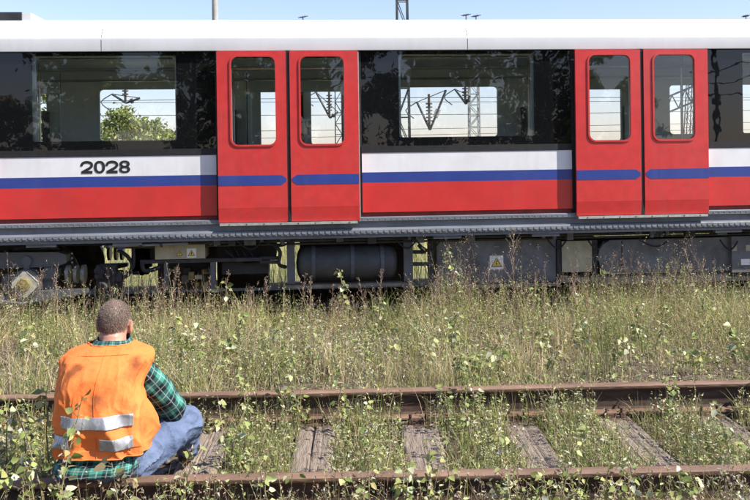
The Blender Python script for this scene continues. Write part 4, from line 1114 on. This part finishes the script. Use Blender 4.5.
def loft(fn, th0, th1, t0, t1, nth, nt, thick=0.0, uv=False, closed=False):
    bm = NB(); uvl = bm.loops.layers.uv.new('UVMap'); G = []
    for j in range(nt + 1):
        G.append([bm.verts.new(fn(th0 + (th1 - th0) * i / nth, t0 + (t1 - t0) * j / nt)) for i in range(nth if closed else nth + 1)])
    m_ = len(G[0])
    for j in range(nt):
        for i in range(nth):
            q = (G[j][i], G[j][(i + 1) % m_], G[j + 1][(i + 1) % m_], G[j + 1][i]); f = bm.faces.new(q)
            for lp, (a, b) in zip(f.loops, ((i, j), (i + 1, j), (i + 1, j + 1), (i, j + 1))): lp[uvl].uv = ((th0 + (th1 - th0) * a / nth) * .2, (t0 + (t1 - t0) * b / nt) * .52)
    if thick:
        bm.normal_update(); bmesh.ops.solidify(bm, geom=bm.faces[:], thickness=thick)
    return bm
bm = loft(vest_pt, 0, 2 * math.pi, 0, 1, 260, 130, 0, closed=True)
vest = pobj('safety_vest', bm, 'vest_orange')
n_, l_, m, nz, rp, tcn = SMUDGE_IN
acc = None
def vest_near(u, v):            # the spot of the vest's back that a photo direction meets
    best = None
    for a in np.linspace(math.pi * 1.03, math.pi * 1.97, 50):
        for t in np.linspace(.02, .97, 60):
            p = VEST(a, t); q = CAM_R.transposed() @ (p - Vector((0, 0, CAM_Z))); e_ = (375 + F_PX * q.x / -q.z - u) ** 2 + (250 - SHIFT - F_PX * q.y / -q.z - v) ** 2
            if best is None or e_ < best[0]: best = (e_, p)
    return best[1]
for u, v, rad, amt in ((75, 370, .038, .42), (70, 377, .030, .34), (79, 366, .026, .30), (67, 384, .026, .2), (92, 404, .055, .30), (98, 398, .04, .18), (131, 379, .06, .26), (138, 362, .05, .34), (85, 390, .05, .14), (128, 410, .06, .16), (141, 428, .05, .22), (73, 440, .06, .14), (108, 447, .06, .14), (120, 355, .05, .12)):
    c = vest_near(u, v) - person.location
    vd = n_.new('ShaderNodeVectorMath'); vd.operation = 'DISTANCE'; l_.new(tcn.outputs['Object'], vd.inputs[0]); vd.inputs[1].default_value = c
    mr = n_.new('ShaderNodeMapRange'); mr.inputs[1].default_value = 0; mr.inputs[2].default_value = rad * 1.25; mr.inputs[3].default_value = amt; mr.inputs[4].default_value = 0; l_.new(vd.outputs[1], mr.inputs[0])
    if acc is None: acc = mr.outputs[0]
    else:
        ad = n_.new('ShaderNodeMath'); ad.operation = 'ADD'; l_.new(acc, ad.inputs[0]); l_.new(mr.outputs[0], ad.inputs[1]); acc = ad.outputs[0]
ad = n_.new('ShaderNodeMath'); ad.operation = 'ADD'; l_.new(acc, ad.inputs[0]); l_.new(nz.outputs[0], ad.inputs[1]); l_.new(ad.outputs[0], rp.inputs[0])
nz.inputs['Scale'].default_value = 13; rp.color_ramp.elements[0].position = .56; rp.color_ramp.elements[1].position = .90
md = vest.modifiers.new('thickness', 'SOLIDIFY'); md.thickness = .004; md.offset = -1
def vest_strip(px0, px1, py0, py1):
    """Tape sewn on the back: find theta and t that land on the photo's edges."""
    th = np.linspace(math.pi * 1.02, math.pi * 1.98, 160); ts = np.linspace(.02, .7, 90)
    mid = [VEST(1.5 * math.pi, t) for t in ts]
    def proj(p):
        q = CAM_R.transposed() @ (p - Vector((0, 0, CAM_Z))); return 375 + F_PX * q.x / -q.z, 250 - SHIFT - F_PX * q.y / -q.z
    pys = np.array([proj(p)[1] for p in mid]); t0 = ts[np.argmin(abs(pys - py1))]; t1 = ts[np.argmin(abs(pys - py0))]
    pxs = np.array([proj(VEST(a, (t0 + t1) / 2))[0] for a in th]); a0 = th[np.argmin(abs(pxs - px0))]; a1 = th[np.argmin(abs(pxs - px1))]
    bm = loft(lambda a, t: vest_pt(a, t, .0050), a0, a1, t0, t1, 90, 16)
    o = pobj('reflective_strip', bm, 'reflective_tape', vest)
    md = o.modifiers.new('thickness', 'SOLIDIFY'); md.thickness = .002; md.offset = 1
vest_strip(61, 131, 417.5, 430); vest_strip(99.5, 131, 440, 452); vest_strip(57, 69, 438, 450)
bm = NB(); tube(bm, [vest_pt(1.5 * math.pi + .015, t, .0012) for t in np.linspace(.005, .99, 60)], .0016, 5); pobj('back_seam', bm, 'vest_orange', vest)
# neck and hem binding
for t in (.992, .004):
    bm = NB(); ring = [vest_pt(2 * math.pi * i / 90, t, .001) for i in range(91)]
    tube(bm, ring, .0035, 6, closed_ends=False); pobj('binding', bm, 'vest_orange', vest)

SHIRT = ringfn([(478, 55, 139, 0, .170), (469, 58, 140, .01, .160), (459, 64, 139, .02, .145), (430, 66, 134, .03, .135), (400, 68, 132, .05, .125), (375, 72, 134, .09, .11), (358, 82, 134, .13, .09), (348, 90, 134, .15, .085), (343, 96.5, 130, .165, .070)])
bm = loft(lambda th, t: SHIRT(th, t) + Vector((math.cos(th), math.sin(th), 0)) * (.006 * math.sin(th * 11 + 2) * max(0, 1 - t * 4)), 0, 2 * math.pi, 0, 1, 80, 40, 0, closed=True)
shirt = pobj('shirt', bm, 'plaid')
md = shirt.modifiers.new('thickness', 'SOLIDIFY'); md.thickness = .003; md.offset = -1
# stand collar folded down over the vest neck
COL = ringfn([(349.5, 89, 136, .158, .088), (346, 92, 133.5, .160, .082), (342.5, 95, 131.5, .165, .076), (340, 97, 130.5, .168, .074), (340.5, 98.5, 129.5, .168, .072)])
bm = loft(lambda th, t: COL(th, t) + Vector((0, 0, .006 * math.sin(th) + .003 * math.sin(th * 3))), 0, 2 * math.pi, 0, 1, 60, 10, 0, closed=True)
co = pobj('collar', bm, 'plaid', shirt); md = co.modifiers.new('thickness', 'SOLIDIFY'); md.thickness = .003
for s in (-1, 1):
    bm = NB(); uvl = bm.loops.layers.uv.new('UVMap')
    path = smooth_path([SH[s] + Vector((-s * .05, 0, .015)), SH[s], SH[s].lerp(EL[s], .5) + Vector((s * .012, -.01, 0)), EL[s], EL[s].lerp(WR[s], .5), WR[s]], 8)
    rr = np.interp(np.linspace(0, 1, len(path)), [0, .2, .4, .6, .8, 1], ([.070, .078, .074, .066, .054, .043] if s > 0 else [.055, .055, .055, .052, .048, .043]))
    tube(bm, path, list(rr), 28, True, uvl); bm.normal_update()
    for v, c in [(v, v.co + v.normal * (.007 * fold(v.co, 11 * s, 14, 34) + .004 * math.sin(v.co.z * 70 + v.co.x * 45))) for v in bm.verts]: v.co = c
    pobj('sleeve', bm, 'plaid', shirt)

# ------------------------------------------------------------------ vegetation
STRAW = [(.57, .49, .27), (.47, .38, .19), (.66, .58, .35), (.32, .25, .13)]
GREEN = [(.19, .245, .06), (.28, .32, .09), (.12, .165, .04), (.39, .40, .14)]
HERB = [(.22, .27, .075), (.31, .35, .12), (.14, .18, .05), (.44, .44, .21), (.36, .30, .16)]
BROWN = [(.22, .15, .095), (.30, .22, .14), (.16, .105, .07), (.36, .29, .19)]
SLA = np.array(SLEEPERS)
def man_zone(x, y):
    a = (np.abs(x - SX) < .30) & (y > YS - .24) & (y < YS + .62)
    b = (x > SX) & (x < SX + .52) & (y > YS - .02) & (y < YS + .95)
    return a | b
def scatter_field(n, x0, x1, y0, y1, cl=0.0, seed=1):
    x = RNG.uniform(x0, x1, n); y = RNG.uniform(y0, y1, n); lx, ly = to_track(x, y)
    k = (ly > LY_N + GAUGE + .10)
    hol = wave_noise(x, y, 61, 2.0) + .5 * wave_noise(x, y, 62, 5.0)          # thin, trodden hollows in the growth
    k &= RNG.uniform(0, 1, n) < np.clip(1.25 + .75 * hol, .22, 1)
    if cl: k &= RNG.uniform(0, 1, n) < np.clip(.62 + cl * wave_noise(x, y, seed, 2.2), .08, 1)
    return x[k], y[k]
def scatter_gap(n, lx0=-3.9, lx1=5.0):
    lx = RNG.uniform(lx0, lx1, n); ly = RNG.uniform(LY_N + .10, LY_N + GAUGE - .10, n)
    d = np.min(np.abs(lx[:, None] - SLA[None]), 1); k = d > .10
    lx, ly = lx[k], ly[k]; x = lx * TC_ - ly * TS_; y = lx * TS_ + ly * TC_
    k = ~man_zone(x, y); return x[k], y[k]
def scatter_front(n, lx0=-3.4, lx1=4.2, depth=.95):
    lx = RNG.uniform(lx0, lx1, n); ly = LY_N - .11 - RNG.uniform(0, 1, n) ** .8 * depth
    x = lx * TC_ - ly * TS_; y = lx * TS_ + ly * TC_
    k = ~man_zone(x, y); return x[k], y[k]
def base3(x, y): return np.stack([x, y, ground_z(x, y) - .01], -1)

def stems(vs, vl, x, y, h, cols, wts, lcols, lw, nl, lsize, lwid, stemw=.0032, up=.45, t0=.2, bend=.25):
    """Herb stems (into vs) that carry nl leaves each (into vl)."""
    N = len(x)
    if N == 0: return
    b = base3(x, y); az = RNG.uniform(0, 6.283, N); bd = np.abs(RNG.normal(0, bend, N))
    blades(vs, b, h, np.full(N, stemw) * RNG.uniform(.7, 1.3, N), az, bd, mixcol(N, cols, wts, .15), 3, .5)
    k = np.repeat(np.arange(N), nl); t = RNG.uniform(t0, 1.0, len(k)); H = h[k]
    p = b[k] + np.stack([np.cos(az[k]), np.sin(az[k]), np.zeros(len(k))], -1) * (H * bd[k] * t ** 1.8)[:, None]
    p[:, 2] += H * (t - .14 * np.clip(bd[k], 0, 1.2) * t ** 3)
    a = RNG.uniform(0, 6.283, len(k)); e = RNG.normal(up, .35, len(k))
    d = np.stack([np.cos(a) * np.cos(e), np.sin(a) * np.cos(e), np.sin(e)], -1)
    L = lsize * RNG.uniform(.5, 1.35, len(k)) * (1.15 - .5 * t)
    tone = RNG.normal(1, .12, N)[k][:, None]
    leaves(vl, p, d, np.stack([RNG.normal(0, .45, len(k)), RNG.normal(0, .45, len(k)), np.ones(len(k))], -1), L, L * lwid * RNG.uniform(.8, 1.2, len(k)), mixcol(len(k), lcols, lw, .16) * tone)

# --- field between the siding and the car
def twiggy(vs, vl, x, y, h, cols, wts, scols, sw, nbr=9, nseed=4, seed_l=.014, spread=1.0):
    """Branched dry weeds: stem, side twigs, seed husks and shrivelled leaves on the twigs."""
    N = len(x)
    if N == 0: return
    b = base3(x, y); az = RNG.uniform(0, 6.283, N); bd = np.abs(RNG.normal(.12, .16, N)); c = mixcol(N, cols, wts, .16)
    blades(vs, b, h, RNG.uniform(.0024, .0042, N), az, bd, c, 3, .5)
    k = np.repeat(np.arange(N), nbr); M = len(k); t = RNG.uniform(.25, .97, M); H = h[k]
    p = b[k] + np.stack([np.cos(az[k]), np.sin(az[k]), np.zeros(M)], -1) * (H * bd[k] * t ** 1.8)[:, None]; p[:, 2] += H * (t - .14 * bd[k] * t ** 3)
    a2 = RNG.uniform(0, 6.283, M); L = H * RNG.uniform(.10, .34, M) * (1.25 - t) * spread
    blades(vs, p, L, np.full(M, .0016), a2, RNG.uniform(.35, 1.0, M), c[k], 2, .3)
    kk = np.repeat(np.arange(M), nseed); q = RNG.uniform(.3, 1.0, len(kk)); dirv = np.stack([np.cos(a2), np.sin(a2), np.zeros(M)], -1)
    P_ = p[kk] + dirv[kk] * (L[kk] * .65 * q ** 1.8)[:, None]; P_[:, 2] += L[kk] * q * .93
    d = RNG.normal(0, 1, (len(kk), 3)) + np.array([0, 0, .5]); sl2 = seed_l * RNG.uniform(.5, 1.4, len(kk))
    leaves(vl, P_, d, RNG.normal(0, 1, (len(kk), 3)), sl2, sl2 * .5, mixcol(len(kk), scols, sw, .16))
X0, X1, Y0_, Y1_ = -6.4, 7.4, 5.4, 10.7
def clump(x, y): return np.clip(1 + .42 * wave_noise(x, y, 31, 1.5) + .30 * wave_noise(x, y, 32, 4.2), .3, 2.0)
def depth_h(y): return np.clip(.82 + (y - 6.0) * .07, .8, 1.2) + np.clip((y - 8.8) * .35, 0, .55)
g = Veg()
x, y = scatter_field(44000, X0, X1, Y0_, Y1_, .55, 29); N = len(x)        # matted, half-lying straw
blades(g, base3(x, y), RNG.uniform(.08, .26, N) * clump(x, y), RNG.uniform(.002, .0045, N), RNG.uniform(0, 6.283, N), np.abs(RNG.normal(1.1, .55, N)), mixcol(N, STRAW, [4, 3, 5, 2], .18), 3)
x, y = scatter_field(30000, X0, X1, Y0_, Y1_, .7, 21); q = RNG.uniform(0, 1, len(x)) < np.where(y > 8.5, .42, 1.0); x, y = x[q], y[q]; N = len(x)         # standing straw
blades(g, base3(x, y), RNG.uniform(.12, .38, N) * clump(x, y) * depth_h(y), RNG.uniform(.0018, .0038, N), RNG.uniform(0, 6.283, N), np.abs(RNG.normal(.35, .35, N)), mixcol(N, STRAW, [4, 3, 4, 2], .16), 3)
o = g.build('dry_grass', 'grass_blade'); tag(o, 'straw-coloured dry grass covering the strip before the metro car', 'grass', kind='stuff')
g = Veg()
x, y = scatter_field(34000, X0, X1, Y0_, Y1_, .9, 22); N = len(x)
blades(g, base3(x, y), RNG.uniform(.07, .27, N) * clump(x, y) * (1 + np.clip((y - 8.8) * .4, 0, .7)), RNG.uniform(.0025, .0055, N), RNG.uniform(0, 6.283, N), np.abs(RNG.normal(.5, .4, N)), mixcol(N, GREEN + STRAW[:2], [3, 4, 2, 4, 2, 2], .17), 3)
for k in range(60):                                                       # tussocks of long blades
    cx, cy = RNG.uniform(-4.8, 5.6), RNG.uniform(5.9, 9.6)
    if to_track(cx, cy)[1] < LY_N + GAUGE + .15: continue
    n = int(RNG.integers(25, 90)); x = cx + RNG.normal(0, .08, n); y = cy + RNG.normal(0, .06, n); dryq = RNG.uniform() < .4
    blades(g, base3(x, y), RNG.uniform(.22, .46, n), RNG.uniform(.003, .007, n), RNG.uniform(0, 6.283, n), np.abs(RNG.normal(.32, .2, n)), mixcol(n, STRAW if dryq else [(.24, .29, .09), (.32, .35, .13), (.17, .22, .06), (.40, .38, .18)], [3, 2, 2, 1], .12), 3)
o = g.build('green_grass', 'grass_blade'); tag(o, 'fresh green grass growing through the dry strip before the car', 'grass', kind='stuff')
vs, vl = Veg(), Veg()
PALE = [(.52, .50, .34), (.42, .43, .22), (.56, .54, .42)]
x, y = scatter_field(6500, X0, X1, Y0_, 10.5, .9, 23); h = RNG.uniform(.10, .34, len(x)) * clump(x, y)
stems(vs, vl, x, y, h, HERB, [2, 2, 2, 1, 3], HERB, [4, 5, 3, 4, 2], 13, .028, .45)
x, y = scatter_field(1500, X0, X1, Y0_, 10.3, 1.0, 27); h = RNG.uniform(.14, .40, len(x)) * clump(x, y)
stems(vs, vl, x, y, h, HERB, [2, 2, 2, 1, 3], HERB + PALE, [3, 4, 2, 3, 1, 2, 2, 1], 15, .036, .62, .0034, .3)
x, y = scatter_field(2400, X0, X1, 5.8, 10.5, .9, 24); h = RNG.uniform(.18, .44, len(x)) * clump(x, y) * depth_h(y)
twiggy(vs, vl, x, y, h, BROWN + STRAW, [3, 3, 2, 3, 2, 2, 2, 1], BROWN + PALE, [2, 3, 1, 3, 2, 1, 2], 9, 4)
x, y = scatter_field(1400, X0, X1, 5.8, 10.4, 1.0, 28); h = RNG.uniform(.18, .42, len(x)) * clump(x, y)
twiggy(vs, vl, x, y, h, HERB, [3, 3, 3, 1, 2], HERB + PALE, [3, 4, 3, 3, 1, 2, 1, 1], 8, 4, .019)
x, y = scatter_field(1500, X0, X1, 8.4, 10.5, 1.0, 25); h = RNG.uniform(.22, .62, len(x)) * clump(x, y)
twiggy(vs, vl, x, y, h, BROWN, [3, 3, 3, 1], [(.36, .29, .20), (.25, .16, .12), (.18, .19, .08), (.20, .12, .10)], [3, 3, 3, 3], 10, 5, .013, .9)
x, y = scatter_field(650, X0, X1, 6.4, 10.2, 1.0, 26); h = RNG.uniform(.22, .50, len(x)) * clump(x, y)
stems(vs, vl, x, y, h, GREEN, [2, 3, 2, 3], [(.25, .29, .08), (.34, .36, .12), (.19, .23, .07)], [3, 2, 2], 22, .036, .3, .0035, .5, .15, .15)
o = vs.build('weed_stalks', 'stalk'); tag(o, 'thin weed stalks standing among the grass before the car', 'weeds', kind='stuff')
o = vl.build('weed_leaves', 'leaf'); tag(o, 'small leaves and seeds of weeds among the grass before the car', 'weeds', kind='stuff')

# --- between the siding rails
g = Veg()
x, y = scatter_gap(24000); k = wave_noise(x, y, 41, 2.6) > -.75; x, y = x[k], y[k]; N = len(x)
blades(g, base3(x, y), RNG.uniform(.05, .24, N), RNG.uniform(.002, .0045, N), RNG.uniform(0, 6.283, N), np.abs(RNG.normal(.35, .3, N)), mixcol(N, GREEN + STRAW, [3, 3, 2, 2, 3, 2, 2, 2], .16), 3)
for k in range(46):
    lx = RNG.choice(SLA[2:]) + .30 + RNG.normal(0, .07); ly = RNG.uniform(LY_N + .15, LY_N + GAUGE - .12); n = int(RNG.integers(30, 80))
    c = TW(lx, ly); x = c.x + RNG.normal(0, .05, n); y = c.y + RNG.normal(0, .05, n); q = ~man_zone(x, y); x, y = x[q], y[q]; n = len(x)
    if n: blades(g, base3(x, y), RNG.uniform(.12, .30, n), RNG.uniform(.003, .006, n), RNG.uniform(0, 6.283, n), np.abs(RNG.normal(.3, .2, n)), mixcol(n, [(.26, .29, .10), (.35, .35, .15), (.18, .21, .07), (.42, .36, .2)], [3, 2, 2, 2], .12), 3)
vs, vl = Veg(), Veg()
x, y = scatter_gap(3000); h = RNG.uniform(.08, .28, len(x))
stems(vs, vl, x, y, h, HERB, [2, 2, 2, 1, 3], HERB + PALE, [4, 4, 2, 3, 2, 1, 2, 1], 14, .026, .5)
x, y = scatter_gap(800); h = RNG.uniform(.10, .32, len(x))
stems(vs, vl, x, y, h, BROWN, [3, 3, 2, 2], BROWN, [2, 3, 1, 3], 12, .018, .5, .0028, .7, .3)
lx = RNG.uniform(-3.5, 4.6, 1500); ly = LY_N + GAUGE - RNG.uniform(.09, .24, 1500); k = (wave_noise(lx, ly, 71, 5.0) > -.1); lx, ly = lx[k], ly[k]   # weeds leaning against the far rail
x = lx * TC_ - ly * TS_; y = lx * TS_ + ly * TC_; q = ~man_zone(x, y); x, y = x[q], y[q]; N = len(x)
blades(g, base3(x, y), RNG.uniform(.12, .30, N), RNG.uniform(.002, .005, N), RNG.uniform(0, 6.283, N), np.abs(RNG.normal(.3, .3, N)), mixcol(N, GREEN + STRAW, [3, 3, 2, 2, 3, 2, 2, 1], .16), 3)
stems(vs, vl, x[::4], y[::4], RNG.uniform(.14, .32, len(x[::4])), HERB, [2, 2, 2, 1, 3], HERB + PALE, [4, 4, 2, 3, 2, 1, 2, 1], 13, .026, .5)
# --- in front of the near rail
x, y = scatter_front(11000); N = len(x)
blades(g, base3(x, y), RNG.uniform(.10, .31, N), RNG.uniform(.002, .0045, N), RNG.uniform(0, 6.283, N), np.abs(RNG.normal(.3, .3, N)), mixcol(N, GREEN + STRAW, [2, 3, 2, 2, 4, 3, 3, 3], .16), 3)
x, y = scatter_front(1500); h = RNG.uniform(.12, .40, len(x))
stems(vs, vl, x, y, h, HERB + BROWN, [2, 2, 1, 1, 2, 2, 2, 1, 2], HERB, [4, 4, 2, 3, 3], 13, .027, .5)
x, y = scatter_front(420); h = RNG.uniform(.20, .46, len(x))
twiggy(vs, vl, x, y, h, BROWN + STRAW, [3, 3, 2, 3, 2, 2, 2, 1], BROWN + PALE, [2, 3, 1, 3, 2, 1, 2], 9, 4, .016)
x, y = scatter_gap(420); h = RNG.uniform(.12, .34, len(x))
twiggy(vs, vl, x, y, h, BROWN + HERB, [3, 3, 2, 3, 2, 2, 2, 1, 1], HERB + PALE, [2, 3, 1, 3, 2, 2, 1, 2], 8, 4, .017)
x, y = scatter_front(750); h = RNG.uniform(.16, .40, len(x))
stems(vs, vl, x, y, h, BROWN + STRAW, [3, 3, 2, 3, 2, 2, 2, 2], BROWN + [(.45, .38, .27)], [2, 3, 1, 3, 3], 14, .019, .5, .003, .7, .3)
o = g.build('siding_grass', 'grass_blade'); tag(o, 'short green and straw grass growing over the siding track', 'grass', kind='stuff')
o = vs.build('siding_weed_stalks', 'stalk'); tag(o, 'thin weed stalks rising along the siding track', 'weeds', kind='stuff')
o = vl.build('siding_weed_leaves', 'leaf'); tag(o, 'small leaves of low weeds along the siding track', 'weeds', kind='stuff')
# fallen leaves, twigs and litter on the ground
g = Veg(); n = 9000
x = RNG.uniform(-5, 6, n); y = RNG.uniform(3.0, 9.6, n); q = ~man_zone(x, y); x, y = x[q], y[q]; n = len(x); b = base3(x, y); b[:, 2] += .022
lx, ly = to_track(x, y); onr = (np.abs(ly - LY_N) < .1) | (np.abs(ly - LY_N - GAUGE) < .1); b = b[~onr]; n = len(b)
d = np.stack([RNG.normal(0, 1, n), RNG.normal(0, 1, n), RNG.normal(0, .12, n)], -1)
leaves(g, b, d, np.stack([RNG.normal(0, .3, n), RNG.normal(0, .3, n), np.ones(n)], -1), RNG.uniform(.015, .06, n), RNG.uniform(.004, .03, n), mixcol(n, BROWN + STRAW, [4, 3, 3, 2, 2, 2, 2, 2], .18))
o = g.build('leaf_litter', 'leaf'); tag(o, 'dry fallen leaves and stalks lying on the ground', 'litter', kind='stuff')
# meadow seen beneath the car on its far side
g = Veg(); n = 16000
x = RNG.uniform(-12, 12, n); y = RNG.uniform(13.4, 21, n)
blades(g, base3(x, y), RNG.uniform(.2, .6, n), RNG.uniform(.006, .014, n), RNG.uniform(0, 6.283, n), np.abs(RNG.normal(.25, .2, n)), mixcol(n, GREEN + STRAW, [4, 4, 2, 4, 3, 2, 3, 1], .15), 2)
o = g.build('meadow_grass', 'grass_blade'); tag(o, 'sunlit grass on the far side of the metro car', 'grass', kind='stuff')

# --- plants that can be told apart: each a thing of its own
def sapling(x, y, h, rg, label, group, ls=.038, nb=None, cols=None, name='poplar_sapling'):
    z = float(ground_z(x, y)) - .015
    t = empty(name, (x, y, z), 0, label, 'sapling', group)
    v = Veg(); lf = Veg(); nst = nb or int(rg.integers(1, 3))
    cols = cols or [(.21, .27, .075), (.30, .34, .11), (.40, .40, .15), (.15, .20, .055), (.50, .51, .34)]
    bm = NB()
    for s in range(nst):
        az = rg.uniform(0, 6.283); ln = abs(rg.normal(.12, .1)); hh = h * (1 if s == 0 else rg.uniform(.55, .95))
        pts = [Vector((math.cos(az) * hh * ln * t_ ** 1.6 + rg.normal(0, .005), math.sin(az) * hh * ln * t_ ** 1.6 + rg.normal(0, .005), hh * t_)) for t_ in (0, .2, .4, .6, .8, 1)]
        tube(bm, pts, [.0046 * (1 - .7 * q / 5) * (h / .4) ** .5 for q in range(6)], 4)
        nlv = int(hh / .4 * rg.integers(16, 30)); B, D = [], []
        for i in range(nlv):
            f = rg.uniform(.18, 1) ** .85 * 5; i0 = min(int(f), 4); p = pts[i0].lerp(pts[i0 + 1], f - i0)
            a = rg.uniform(0, 6.283); e = rg.normal(.15, .4); dd = Vector((math.cos(a) * math.cos(e), math.sin(a) * math.cos(e), math.sin(e)))
            ps = rg.uniform(.008, .035); q = p + dd * ps
            tube(bm, [p, q], [.0017, .0011], 3, False)
            B.append(q); D.append(dd + Vector((0, 0, -rg.uniform(.1, .8))))
        n = len(B); L = ls * rg.uniform(.4, 1.5, n); nn = rg.normal(0, .55, (n, 3)) + np.array([.25, -.45, .8])
        leaves(lf, np.array(B), np.array(D), nn, L, L * rg.uniform(.75, 1.0, n), mixcol(n, cols, [3, 4, 3, 2, 2], .12, rg), .2, .25)
    st = obj('stem', bm, 'stem_brown', t)
    tag(lf.build('leaves', 'leaf', t), kind='stuff')
mat('stem_brown', (.26, .22, .12), .8, .2, 20)
rg = np.random.default_rng(77)
def clear(x, y): return not bool(man_zone(np.array([x]), np.array([y]))[0])
# beside the man's left side, tall enough to cover the vest's edge
for u, d_, h in ((6, 3.95, .40), (22, 4.02, .48), (33, 3.9, .40), (45, 4.06, .58), (54, 4.0, .64), (3, 4.7, .50), (30, 4.7, .52), (48, 4.6, .56), (64, 3.92, .28), (78, 3.9, .26)):
    x = on_y(u, 440, d_).x; sapling(x, d_, h, rg, "leafy poplar sapling growing close to the worker's left side", 'saplings beside the worker', .036, 1)
for u, d_, h in ((96, 3.85, .30), (112, 3.9, .36), (121, 3.88, .42)):
    x = on_y(u, 470, d_).x; sapling(x, d_, h, rg, "narrow-leaved willow shoot rising in front of the worker's back", 'willow shoots behind the worker', .040, 1, [(.14, .17, .06), (.20, .20, .09), (.24, .19, .10), (.17, .14, .08), (.28, .27, .12)], 'willow_shoot')
k = 0
while k < 62:
    lx = float(rg.choice(SLA[3:]) + .30 + rg.normal(0, .10)); ly = float(rg.uniform(LY_N + .12, LY_N + GAUGE - .08)); p = TW(lx, ly)
    if not clear(p.x, p.y) or np.min(np.abs(lx - SLA)) < .10: continue
    sapling(p.x, p.y, float(rg.uniform(.18, .44)), rg, 'small poplar sapling with pale round leaves sprouting between the siding rails', 'saplings between the siding rails', .031); k += 1
k = 0
while k < 44:
    lx = float(rg.choice([-.75, -.15, .12, .5, .78, 1.1, 1.55, 1.9, -1.0]) + rg.normal(0, .16)) if k < 44 else float(rg.uniform(-2.4, 2.9)); ly = LY_N - .12 - float(rg.uniform(0, .4)); p = TW(lx, ly)
    if not clear(p.x, p.y): continue
    sapling(p.x, p.y, float(rg.uniform(.24, .48)), rg, 'leafy poplar sapling growing on the outer side of the near siding rail', 'saplings outside the near siding rail', .028); k += 1
for k in range(44):
    y = float(rg.uniform(5.95, 9.4)); x = float(rg.uniform(-4.6, 5.2))
    if to_track(x, y)[1] < LY_N + GAUGE + .12: y += .35
    sapling(x, y, float(rg.uniform(.22, .46)), rg, 'young poplar sapling with pale leaves standing in the dry grass strip', 'saplings in the dry grass', .034)
for u, v_ in ((176, 345), (186, 352), (200, 357), (238, 345), (222, 368), (262, 358), (280, 348), (345, 362), (395, 352), (425, 370), (452, 345), (540, 352), (590, 348), (618, 368), (665, 345), (640, 338), (500, 372), (470, 376), (700, 362), (735, 350), (30, 352), (52, 360)):
    p = on_z(u, v_ + 12, -.045); sapling(p.x, p.y, float(rg.uniform(.28, .44)), rg, 'young poplar sapling with pale leaves standing in the dry grass strip', 'saplings in the dry grass', .044, 2)
# taller leafy shoots right in front of the car's underframe
for u, v_, d_ in ((345, 268, 9.3), (700, 282, 8.6), (712, 290, 8.3), (228, 276, 9.4), (238, 308, 8.2), (660, 312, 8.0), (462, 248, 9.6)):
    p = on_y(u, v_, d_); z = float(ground_z(p.x, d_)); sapling(p.x, d_, max(.3, p.z - z), rg, "tall leafy shoot standing up against the car's dark underframe", 'leafy shoots before the underframe', .045, 1)

def dry_weed(x, y, h, rg, spread):
    z = float(ground_z(x, y)) - .015
    t = empty('dry_weed', (x, y, z), 0, "tall dry brown branching weed standing before the car's underframe", 'weed', 'tall dry weeds before the underframe')
    bm = NB(); az = rg.uniform(0, 6.283); ln = abs(rg.normal(.08, .06)); B, D = [], []
    pts = [Vector((math.cos(az) * h * ln * q ** 1.7, math.sin(az) * h * ln * q ** 1.7, h * q)) for q in np.linspace(0, 1, 8)]
    tube(bm, pts, [.0042 * (1 - .75 * i / 7) for i in range(8)], 4)
    for i in range(int(10 + 16 * spread)):
        f = rg.uniform(.35, .97) * 7; i0 = int(f); p = pts[i0].lerp(pts[min(i0 + 1, 7)], f - i0); a = rg.uniform(0, 6.283); L = h * rg.uniform(.10, .26) * spread * (1.25 - f / 7) * 1.6
        d = Vector((math.cos(a) * .62, math.sin(a) * .62, .8)).normalized(); e = p + d * L; mid = p + d * L * .5 + Vector((0, 0, -.03 * L))
        tube(bm, [p, mid, e], [.0018, .0014, .0008], 3, False)
        for s in range(int(5 + L * 30)): q = rg.uniform(.3, 1); B.append(p.lerp(e, q)); D.append(Vector(rg.normal(0, 1, 3)) + d)
    for s in range(14): q = rg.uniform(.85, 1) * 7; i0 = min(int(q), 6); B.append(pts[i0].lerp(pts[i0 + 1], q - i0)); D.append(Vector(rg.normal(0, 1, 3)) + Vector((0, 0, 1)))
    obj('stem', bm, 'stem_dry', t)
    lf = Veg(); n = len(B); L = rg.uniform(.008, .02, n)
    leaves(lf, np.array(B), np.array(D), rg.normal(0, 1, (n, 3)), L, L * .45, mixcol(n, [(.34, .27, .19), (.26, .17, .13), (.44, .38, .28), (.20, .15, .10)], [3, 3, 2, 2], .15, rg)); tag(lf.build('seed_heads', 'leaf', t), kind='stuff')
mat('stem_dry', (.27, .19, .13), .85, .2, 20)
spots = [(512, 226, 9.5, 1.0), (575, 255, 9.5, .4), (585, 262, 9.4, .4), (632, 256, 9.3, .5), (650, 262, 9.2, .7), (702, 254, 9.0, .5), (686, 262, 9.1, .8), (487, 262, 9.2, .8), (447, 272, 9.1, .8), (532, 268, 9.3, .8), (556, 272, 9.2, .6), (432, 274, 9.3, .7), (412, 276, 9.4, .6), (380, 268, 9.4, .7), (365, 276, 9.3, .7), (310, 276, 9.3, .8), (300, 272, 9.5, .6), (268, 276, 9.4, .8), (222, 270, 9.5, .5), (205, 274, 9.4, .5), (178, 266, 9.5, .4), (168, 262, 9.6, .4), (128, 262, 9.6, .4), (146, 276, 9.3, .6), (52, 262, 9.5, .5), (44, 266, 9.4, .7), (60, 272, 9.3, .6), (18, 278, 9.3, .6), (85, 280, 9.2, .5), (612, 272, 9.1, .8), (668, 272, 8.9, .8), (722, 268, 9.0, .7), (738, 272, 9.1, .7), (330, 284, 9.0, .8), (250, 286, 9.0, .8), (470, 276, 9.0, .9), (545, 280, 8.9, .8), (600, 282, 8.8, .9)]
for u, v_, d_, sp_ in spots:
    p = on_y(u, v_, d_); z = float(ground_z(p.x, d_)); dry_weed(p.x, d_, max(.35, p.z - z), rg, sp_)
